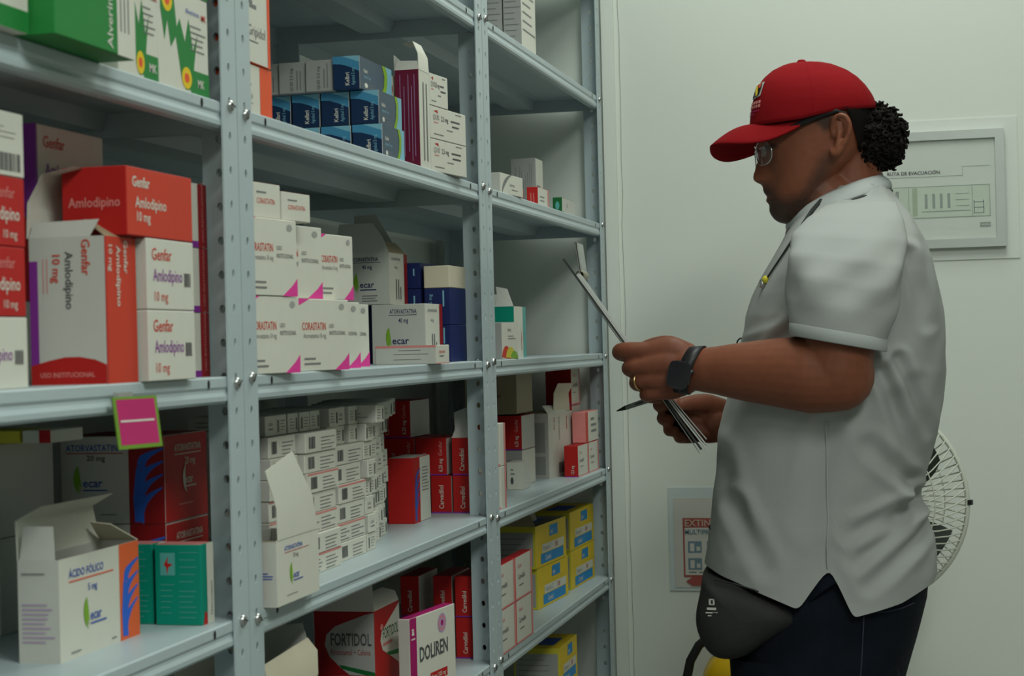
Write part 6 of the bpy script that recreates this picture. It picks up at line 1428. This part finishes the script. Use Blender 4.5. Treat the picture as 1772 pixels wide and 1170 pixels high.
# emblem on the front panel (shield with diagonal stripe, lettering)
g = G()
def on_cap(u, v, lift=.0011): return crown(-(.04+u*.60), .06+v*.40, lift)
def emb(pts, m, lift): g.poly([on_cap(u, v, lift) for u, v in pts], m)
emb([(.10, .52), (.50, .52), (.88, .56), (.90, .85), (.88, 1.0), (.5, .98), (.12, .96)], ink('offw'), .0014)
emb([(.16, .56), (.5, .55), (.80, .60), (.82, .84), (.78, .96), (.5, .94), (.18, .92)], ink('black'), .0019)
emb([(.28, .92), (.46, .93), (.72, .66), (.70, .58), (.60, .57), (.40, .75)], ink('yellow'), .0024)
emb([(.52, .93), (.76, .95), (.80, .82), (.66, .78)], ink('coral'), .0024)
for k, (v, u1, th) in enumerate(((.36, 1.0, .075), (.26, 1.0, .075), (.17, .96, .03), (.10, .7, .03))):
    n = 7 if th > .05 else 12
    for i in range(n):
        a0 = -.1+(u1+.1)*i/n; a1 = a0+(u1+.1)/n*.72
        emb([(a0, v), (a1, v), (a1, v+th), (a0, v+th)], ink('rose' if th > .05 else 'mag'), .0012)
g.build('emblem', cap)

# --- hair: tight curls gathered at the back, short hair under the cap edge
HAIR = mat('black_hair', (.009, .007, .006), rough=.75, var=.3, scale=200, spec=.15)
g = G(); rng = random.Random(11)
hc = Vector((0.0787,0.0000,1.5709)); hr = (.044, .050, .048)
for k in range(900):
    u, v = rng.random()*2*math.pi, math.acos(rng.uniform(-1, 1)); rr_ = rng.uniform(.80, 1.0)
    d = Vector((math.sin(v)*math.cos(u), math.sin(v)*math.sin(u), math.cos(v)))
    p = hc+Vector((d.x*hr[0]*rr_, d.y*hr[1]*rr_, d.z*hr[2]*rr_))
    if p.x < (0.0415,0.0000,1.5726)[0]: continue
    t1 = d.orthogonal().normalized(); t2 = d.cross(t1); ph = rng.random()*6.3; R0 = rng.uniform(.0022, .0042); L_ = rng.uniform(.006, .014)
    g.tube([p+d*(L_*i/9-.004)+(t1*math.cos(ph+i*.85)+t2*math.sin(ph+i*.85))*R0 for i in range(11)], [.0024]*9+[.0019, .001], HAIR, n=5)
hr_o = g.build('hair', person); hr_o['label'] = 'black curly hair gathered at the back'
g = G(); rows = []
core = [[tuple(hc+Vector((math.sin(v)*math.cos(u)*.040, math.sin(v)*math.sin(u)*.046, math.cos(v)*.044))) for u in np.linspace(0, 2*math.pi, 17)[:-1]] for v in np.linspace(.05, math.pi-.05, 10)]
g.grid(core, HAIR, cv=True); g.build('hair_core', hr_o)
g = G()
# close-cropped hair on the nape and round the ear
NAPE = [((0.0170,0.0000,1.6108), (0.0169,0.0000,1.6057)), ((0.0298,0.0000,1.6120), (0.0356,0.0000,1.6074)), ((0.0442,0.0000,1.6122), (0.0451,0.0000,1.5793)), ((0.0553,0.0000,1.6125), (0.0512,0.0000,1.5532)), ((0.0663,0.0000,1.6129), (0.0593,0.0000,1.5373)), ((0.0773,0.0000,1.6132), (0.0683,0.0000,1.5266)), ((0.0823,0.0000,1.6121), (0.0759,0.0000,1.5245))]
def head_y(x, z):
    xc_, xb, wd = lerp_tab(CHEEK, z, 0), lerp_tab(BACKH, z, 0), lerp_tab(HWID, z, 3); mid = xc_*.42+xb*.58
    u = min(1, max(0, (x-mid)/max(1e-4, xb-mid))) if x > mid else 0
    return wd*math.sqrt(max(0, 1-u**2.35))
rows = []
for sg in (-1, 1):
    rows = []
    for i in range(31):
        t = i/30*(len(NAPE)-1); k = min(int(t), len(NAPE)-2); f = t-k
        a_, b_ = [np.array(NAPE[k][q])*(1-f)+np.array(NAPE[k+1][q])*f for q in (0, 1)]
        row = []
        for j in range(15):
            p = a_*(1-j/14)+b_*(j/14); row.append((p[0]+.003, sg*(head_y(p[0], p[2])+.0045+.0012*math.sin(i*2.1+j*3.3)), p[2]))
        rows.append(row)
    g.grid(rows, HAIR, flip=sg > 0)
g.build('cropped_hair', hr_o)

# --- glasses
GLF = mat('glasses_frame', (.008, .008, .008), rough=.6, spec=.2); GLM = mat('glasses_metal', (.6, .6, .6), rough=.2, metal=1)
LENS = mat('lens_glass', (.75, .80, .84), rough=.03, trans=.9, var=0, alpha=.45, spec=.7)
e = empty('eyeglasses', PLOC, PANG); tag(e, 'thin-rimmed eyeglasses with dark temples on the man\'s face', 'eyeglasses')
def lens_ring(cy, cx_, n=28):
    c = Vector((-0.0933,0.0000,1.5541)); out = []
    for k in range(n):
        a = 2*math.pi*k/n; dy = .0245*math.copysign(abs(math.cos(a))**.8, math.cos(a)); dz = .0175*math.copysign(abs(math.sin(a))**.8, math.sin(a))
        y = cy+dy; out.append((c.x+cx_+.0015+(abs(y)**2)*4.5+dz*-.10+y*-.20, y, c.z-.001+dz))
    return out
for cy in (-.032, .032):
    L = lens_ring(cy, -.006); c = Vector((sum(p[0] for p in L)/28, cy, sum(p[2] for p in L)/28))
    g = G(); g.tube(L, .0010, GLM, n=6, closed=True); r_ = g.build('rim', e)
    g = G(); inn = [tuple(c+(Vector(p)-c)*.5+Vector((-.0012, 0, 0))) for p in L]
    g.grid([L, inn], LENS, cv=True); g.poly(inn, LENS); g.build('lens', r_)
g = G(); g.tube([(-0.0981,-0.0080,1.5570), (-0.1009,0.0000,1.5597), (-0.0987,0.0080,1.5586)], .0011, GLM, n=6); g.build('bridge', e)
for sg in (-1, 1):
    pts = [(-0.0773,0.0000,1.5717), (-0.0652,0.0000,1.5747), (-0.0435,0.0000,1.5833), (-0.0176,0.0000,1.5934), (0.0040,0.0000,1.6011), (0.0228,0.0000,1.6054), (0.0354,0.0000,1.6005)]
    ys = [.062, .069, .0765, .0795, .0800, .0800, .0790]
    g = G(); g.tube([(p[0], sg*y_, p[2]) for p, y_ in zip(pts, ys)], [(.0048, .0012), (.0050, .0012), (.0048, .0012), (.0042, .0012), (.0038, .0012), (.0032, .0012), (.002, .0012)], GLF, n=8); tp = g.build('temple', e)
    p = pts[0]; g = G(); g.tube([(p[0]-.008, sg*.0575, p[2]-.004), (p[0]-.003, sg*.060, p[2]+.001), (p[0]+.001, sg*.0625, p[2]+.001)], .0016, GLM, n=6); g.build('hinge', tp)

# --- wristwatch on the near wrist
e = empty('wristwatch', PLOC, PANG); tag(e, 'black smartwatch on the man\'s near wrist', 'watch')
WB = mat('watch_band', (.012, .012, .014), rough=.45); WS = mat('watch_screen', (.018, .018, .022), rough=.12, spec=.6); WC = mat('watch_case', (.10, .10, .11), rough=.25, metal=.8)
wc0 = Vector((-0.1932,-0.1545,1.2346)); ax = (Vector((-0.1549,-0.1630,1.2339))-wc0).normalized()
up = Vector((0, 0, 1)); up = (up-ax*up.dot(ax)).normalized(); dp = ax.cross(up)
if dp.y > 0: dp = -dp
g = G(); rows = []
for k in range(48):
    a = 2*math.pi*k/48; row = []
    for q, rr_ in ((-.0105, 1.0), (-.0105, 1.07), (.0105, 1.10), (.0105, 1.03)):
        rad_u, rad_d = .0320*rr_, .0268*rr_; tl = .012*math.sin(a)
        row.append(tuple(wc0+ax*(q+tl)+up*(rad_u*math.sin(a))+dp*(rad_d*math.cos(a))))
    rows.append(row)
g.grid(rows, WB, cu=True, cv=True); g.build('band', e)
bmw = bmesh.new(); bmesh.ops.create_cube(bmw, size=1)
bmesh.ops.scale(bmw, vec=(.0340, .0095, .0400), verts=bmw.verts); bmesh.ops.bevel(bmw, geom=[e_ for e_ in bmw.edges if abs((e_.verts[0].co-e_.verts[1].co).y) > .005], offset=.009, segments=5, affect='EDGES')
bmesh.ops.bevel(bmw, geom=[e_ for e_ in bmw.edges if abs((e_.verts[0].co-e_.verts[1].co).y) < .001 and e_.verts[0].co.y*e_.verts[1].co.y > 0], offset=.0014, segments=2, affect='EDGES')
R3 = Matrix((ax, -dp, up)).transposed().to_4x4()
cpos = wc0+dp*.0315+up*-.006-ax*.006
me = bpy.data.meshes.new('case'); bmesh.ops.transform(bmw, matrix=Matrix.Translation(cpos) @ R3 @ Matrix.Rotation(math.radians(10), 4, 'Y') @ Matrix.Rotation(math.radians(-6), 4, 'X'), verts=bmw.verts); bmw.to_mesh(me); bmw.free()
me.materials.append(WC); cs = link('case', me, e)
g = G(); M4 = Matrix.Translation(cpos) @ R3 @ Matrix.Rotation(math.radians(10), 4, 'Y') @ Matrix.Rotation(math.radians(-6), 4, 'X')
sc_ = []
for cx_, cz_, a0 in ((.0095, .0125, 0), (-.0095, .0125, 90), (-.0095, -.0125, 180), (.0095, -.0125, 270)):
    for k in range(6):
        a = math.radians(a0+18*k); sc_.append(tuple(M4 @ Vector((cx_+.0060*math.cos(a), -.0052, cz_+.0060*math.sin(a)))))
g.poly(sc_, WS); g.build('screen', cs)
g = G(); p = M4 @ Vector((.0178, 0, .008)); g.lathe([(0, .002), (.003, .002), (.0034, -.002)], WC, o=tuple(p), n=12, axis='x'); g.build('crown', cs)
# ring on the near ring finger
g = G(); rc0 = Vector((-0.2653,-0.1500,1.2203)); rx_ = (Vector((-0.2725,-0.1380,1.2184))-Vector((-0.2533,-0.1530,1.2217))).normalized(); o1 = rx_.orthogonal().normalized(); o2 = rx_.cross(o1)
g.tube([tuple(rc0+(o1*math.cos(a)+o2*math.sin(a))*.0125) for a in np.linspace(0, 2*math.pi, 25)[:-1]], .0016, mat('gold_ring', (.65, .45, .20), rough=.2, metal=1), n=6, closed=True)
o = g.build('finger_ring'); o.location = PLOC; o.rotation_euler = (0, 0, PANG); tag(o, 'thin gold ring on the man\'s near hand', 'ring')

# --- clipboard with papers
A0, A1 = Vector((-0.3864,0.0000,1.3954)), Vector((-0.1911,0.0000,1.1125))
dirv = Vector((A1.x-A0.x, 0, A1.z-A0.z)); Lc = dirv.length; dirv.normalize(); nrm = Vector((-dirv.z, 0, dirv.x))
if nrm.x < 0: nrm = -nrm
e = empty('clipboard', PLOC, PANG); tag(e, 'dark clipboard with stacked sheets held in both hands', 'clipboard')
CBM = mat('clipboard_board', (.022, .026, .022), rough=.45); SHT = mat('paper_sheet', (.58, .59, .56), rough=.7)
_m = (A0+A1)/2; dv = Vector((_m.x/2.74, 1, (_m.z-1.28)/2.74)); dv = (dv-dirv*dv.dot(dirv)).normalized()
nrm = dirv.cross(dv).normalized()
if nrm.x < 0: nrm = -nrm
def plate(g, s0, s1, n0, n1, y0, y1, m, o0=A0, bend=None):
    N = 12; top = []; bot = []
    for i in range(N+1):
        s = s0+(s1-s0)*i/N; bd = bend(i/N) if bend else 0
        for arr, nn in ((top, n1), (bot, n0)):
            p = Vector((o0.x, 0, o0.z))+dirv*s+nrm*(nn+bd); arr.append([tuple(p+dv*y0), tuple(p+dv*y1)])
    g.grid(top, m, smooth=False, flip=True); g.grid(bot, m, smooth=False)
    for q in (0, 1): g.grid([[t[q] for t in top], [t[q] for t in bot]], m, smooth=False, flip=bool(q))
    g.poly([top[0][0], top[0][1], bot[0][1], bot[0][0]], m); g.poly([top[-1][0], top[-1][1], bot[-1][1], bot[-1][0]], m)
g = G(); plate(g, 0, Lc, -.0016, .0016, -.118, .112, CBM); g.build('board', e)
for k, (s0, s1, n0, n1, bd) in enumerate(((.030, Lc+.006, .0017, .0040, .004), (.030, Lc+.001, .0043, .0062, .005), (.032, Lc-.008, .0064, .0078, .008))):
    g = G(); plate(g, s0, s1, n0, n1, -.116+.001*k, .100, SHT, bend=lambda t, b=bd: b*max(0, t-.55)**1.5*3.2); g.build('sheet', e)
g = G(); plate(g, .060, Lc+.004, -.0036, -.0024, -.110, .100, SHT, bend=lambda t: -.003*max(0, t-.6)**1.4*3); g.build('sheet', e)
g = G(); plate(g, .030, .052, .0072, .0085, -.06, .06, GLM); cl = g.build('clip', e)
p0 = A0+dirv*.030+nrm*.007
g = G(); rows = []
for t in np.linspace(0, 1, 8):
    p = p0+nrm*(.006*t)+Vector((-.012*t, 0, .046*t+.006*t*t)); rows.append([(p.x, -.045, p.z), (p.x, .045, p.z), (p.x+.0014, .045, p.z), (p.x+.0014, -.045, p.z)])
g.grid(rows, GLM, cv=True); g.poly(rows[-1], GLM); g.build('lever', cl)
g = G(); p = p0+Vector((-.002, 0, .006)); g.lathe([(.006, -.03), (.007, -.028), (.007, .028), (.006, .03)], mat('clip_spring', (.35, .33, .22), rough=.35, metal=.6), o=(p.x, 0, p.z), n=14, axis='y'); g.build('spring', cl)

# pen
e = empty('pen', PLOC, PANG); tag(e, 'grey and black ballpoint pen sticking out below the near hand', 'pen')
q0, q1, q2 = Vector((-0.3268,0.0750,1.1692)), Vector((-0.3131,0.0760,1.1739)), Vector((-0.2336,0.0850,1.1992))
g = G(); g.tube([q1, q1*.6+q2*.4, q2], [.0036, .0043, .0042], mat('pen_barrel', (.22, .25, .22), rough=.3), n=12); g.build('barrel', e)
g = G(); g.tube([q0, q0*.5+q1*.5, q1], [.0008, .0022, .0036], BLK, n=10); g.build('tip', e)
g = G(); g.tube([q1*.8+q2*.2+Vector((0, -.0042, 0)), q1*.1+q2*.9+Vector((0, -.0044, 0))], .0010, BLK, n=6); g.build('stripe', e)

# --- lanyard cord with small charm, and its loop
e = empty('lanyard', PLOC, PANG); tag(e, 'thin dark lanyard with a small charm hanging on the man\'s chest', 'lanyard')
cpt = [(-0.0024,-0.0500,1.4765), (-0.0137,-0.0500,1.4625), (-0.0259,-0.0500,1.4442), (-0.0381,-0.0500,1.4259), (-0.0503,-0.0500,1.4076), (-0.0617,-0.0500,1.3909), (-0.0722,-0.0500,1.3758), (-0.0792,-0.0500,1.3658)]
cpt = [shirt_surf(p[0], p[2], -1, .0045) for p in cpt]
g = G(); g.tube(cpt, [.0036, .0034, .0026, .0020, .0016, .0015, .0015, .0015], POLOD, n=8); g.build('cord', e)
p = Vector(shirt_surf((-0.0819,-0.0500,1.3625)[0], (-0.0819,-0.0500,1.3625)[2], -1, .006))
g = G(); g.lathe([(0, -.006), (.0045, -.003), (.005, .003), (0, .006)], ink('yel2'), o=tuple(p), n=10); g.build('bead', e)
p = Vector(shirt_surf((-0.0863,-0.0500,1.3558)[0], (-0.0863,-0.0500,1.3558)[2], -1, .006))
g = G(); g.lathe([(.0035, .007), (.005, .003), (.006, -.004), (0, -.006)], ZINC, o=tuple(p), n=10); g.build('charm', e)
g = G(); lc = Vector((-0.1264,0.0000,1.2676)); g.tube([tuple(lc+Vector((math.cos(a)*.007, -.002, math.sin(a)*.011))) for a in np.linspace(.7, 5.5, 16)], .0012, POLOD, n=6); g.build('cord_loop', e)

# --- waist pack
e = empty('waist_pack', PLOC, PANG); tag(e, 'black waist pack worn on the man\'s front hip, with small white print', 'waist pack')
PK = mat('pack_nylon', (.020, .019, .018), rough=.75, var=.2, scale=60, bump=.1, bscale=500)
OUT = [(-0.1860,0.0000,0.9348), (-0.1530,0.0000,0.9312), (-0.1118,0.0000,0.9189), (-0.0759,0.0000,0.9049), (-0.0454,0.0000,0.8927), (-0.0372,0.0000,0.8771), (-0.0529,0.0000,0.8650), (-0.0807,0.0000,0.8510), (-0.1070,0.0000,0.8336), (-0.1264,0.0000,0.8196), (-0.1507,0.0000,0.8151), (-0.1724,0.0000,0.8176), (-0.1851,0.0000,0.8316), (-0.1959,0.0000,0.8543), (-0.1980,0.0000,0.8736), (-0.1950,0.0000,0.8911), (-0.1892,0.0000,0.9103)]
d = dense(OUT+[OUT[0]], 61)[:-1]; c = d.mean(0); rows = []
for ly, sc in ((-.168, .05), (-.167, .35), (-.164, .62), (-.155, .84), (-.140, .955), (-.115, 1.0), (-.05, 1.02), (.05, 1.0), (.10, .93), (.125, .75), (.13, .05)):
    k = (2.74+ly)/2.74
    rows.append([(c[0]+(p[0]-c[0])*sc, ly, c[2]+(p[2]-c[2])*sc) for p in d])
g = G(); g.grid(rows, PK, cv=True); g.poly(rows[0], PK); g.poly(rows[-1][::-1], PK); pk = g.build('pouch', e)
g = G(); g.tube([(-0.0447,-0.1500,0.9041), (-0.0248,-0.1640,0.9224), (-0.0003,-0.1680,0.9392), (0.0176,-0.1660,0.9510)], [(.010, .0014)]*4, JEAN, n=8); g.build('belt', e)
g = G(); g.tube([(-0.1664,-0.1500,0.9338), (-0.1381,-0.1600,0.9302), (-0.0977,-0.1600,0.9170), (-0.0610,-0.1460,0.9035)], .0012, BLK, n=6); g.build('zip', e)
def pk_surf(p):
    q = Vector((p[0], 0, p[2])); 
    return q
g = G(); LM = ink('offw')
def pkq(x0, y0, x1, y1): return [Vector(p) for p in ()]
lx = (-0.1748,-0.1630,0.8977); 
def pad(u, v): return (lx[0]+u, -.1655-(.0 if u > .006 else -.004)-.5*u*.12, lx[2]+v)
g2 = G()
o_ = Vector(((-0.1801,-0.1600,0.8891)[0], -.1620, (-0.1801,-0.1600,0.8891)[2])); U_ = Vector((.985, -.17, 0)); V_ = Vector((0, -.05, 1)).normalized()
def prect(u0, v0, u1, v1):
    g2.poly([o_+U_*u0+V_*v0, o_+U_*u1+V_*v0, o_+U_*u1+V_*v1, o_+U_*u0+V_*v1], LM)
prect(.006, .011, .009, .020); prect(.012, .011, .0145, .020); prect(.006, .018, .0145, .020); prect(.006, .011, .0145, .0125)
put_text(g2, 'JANSPO', o_+U_*.003+V_*.004, U_, V_, .0042, ink('mgrey'), maxw=.014) if 0 else prect(.003, .004, .0165, .0075)
prect(.001, -.001, .0185, .001); prect(.004, -.005, .014, -.0035)
g2.build('printed_logo', pk)
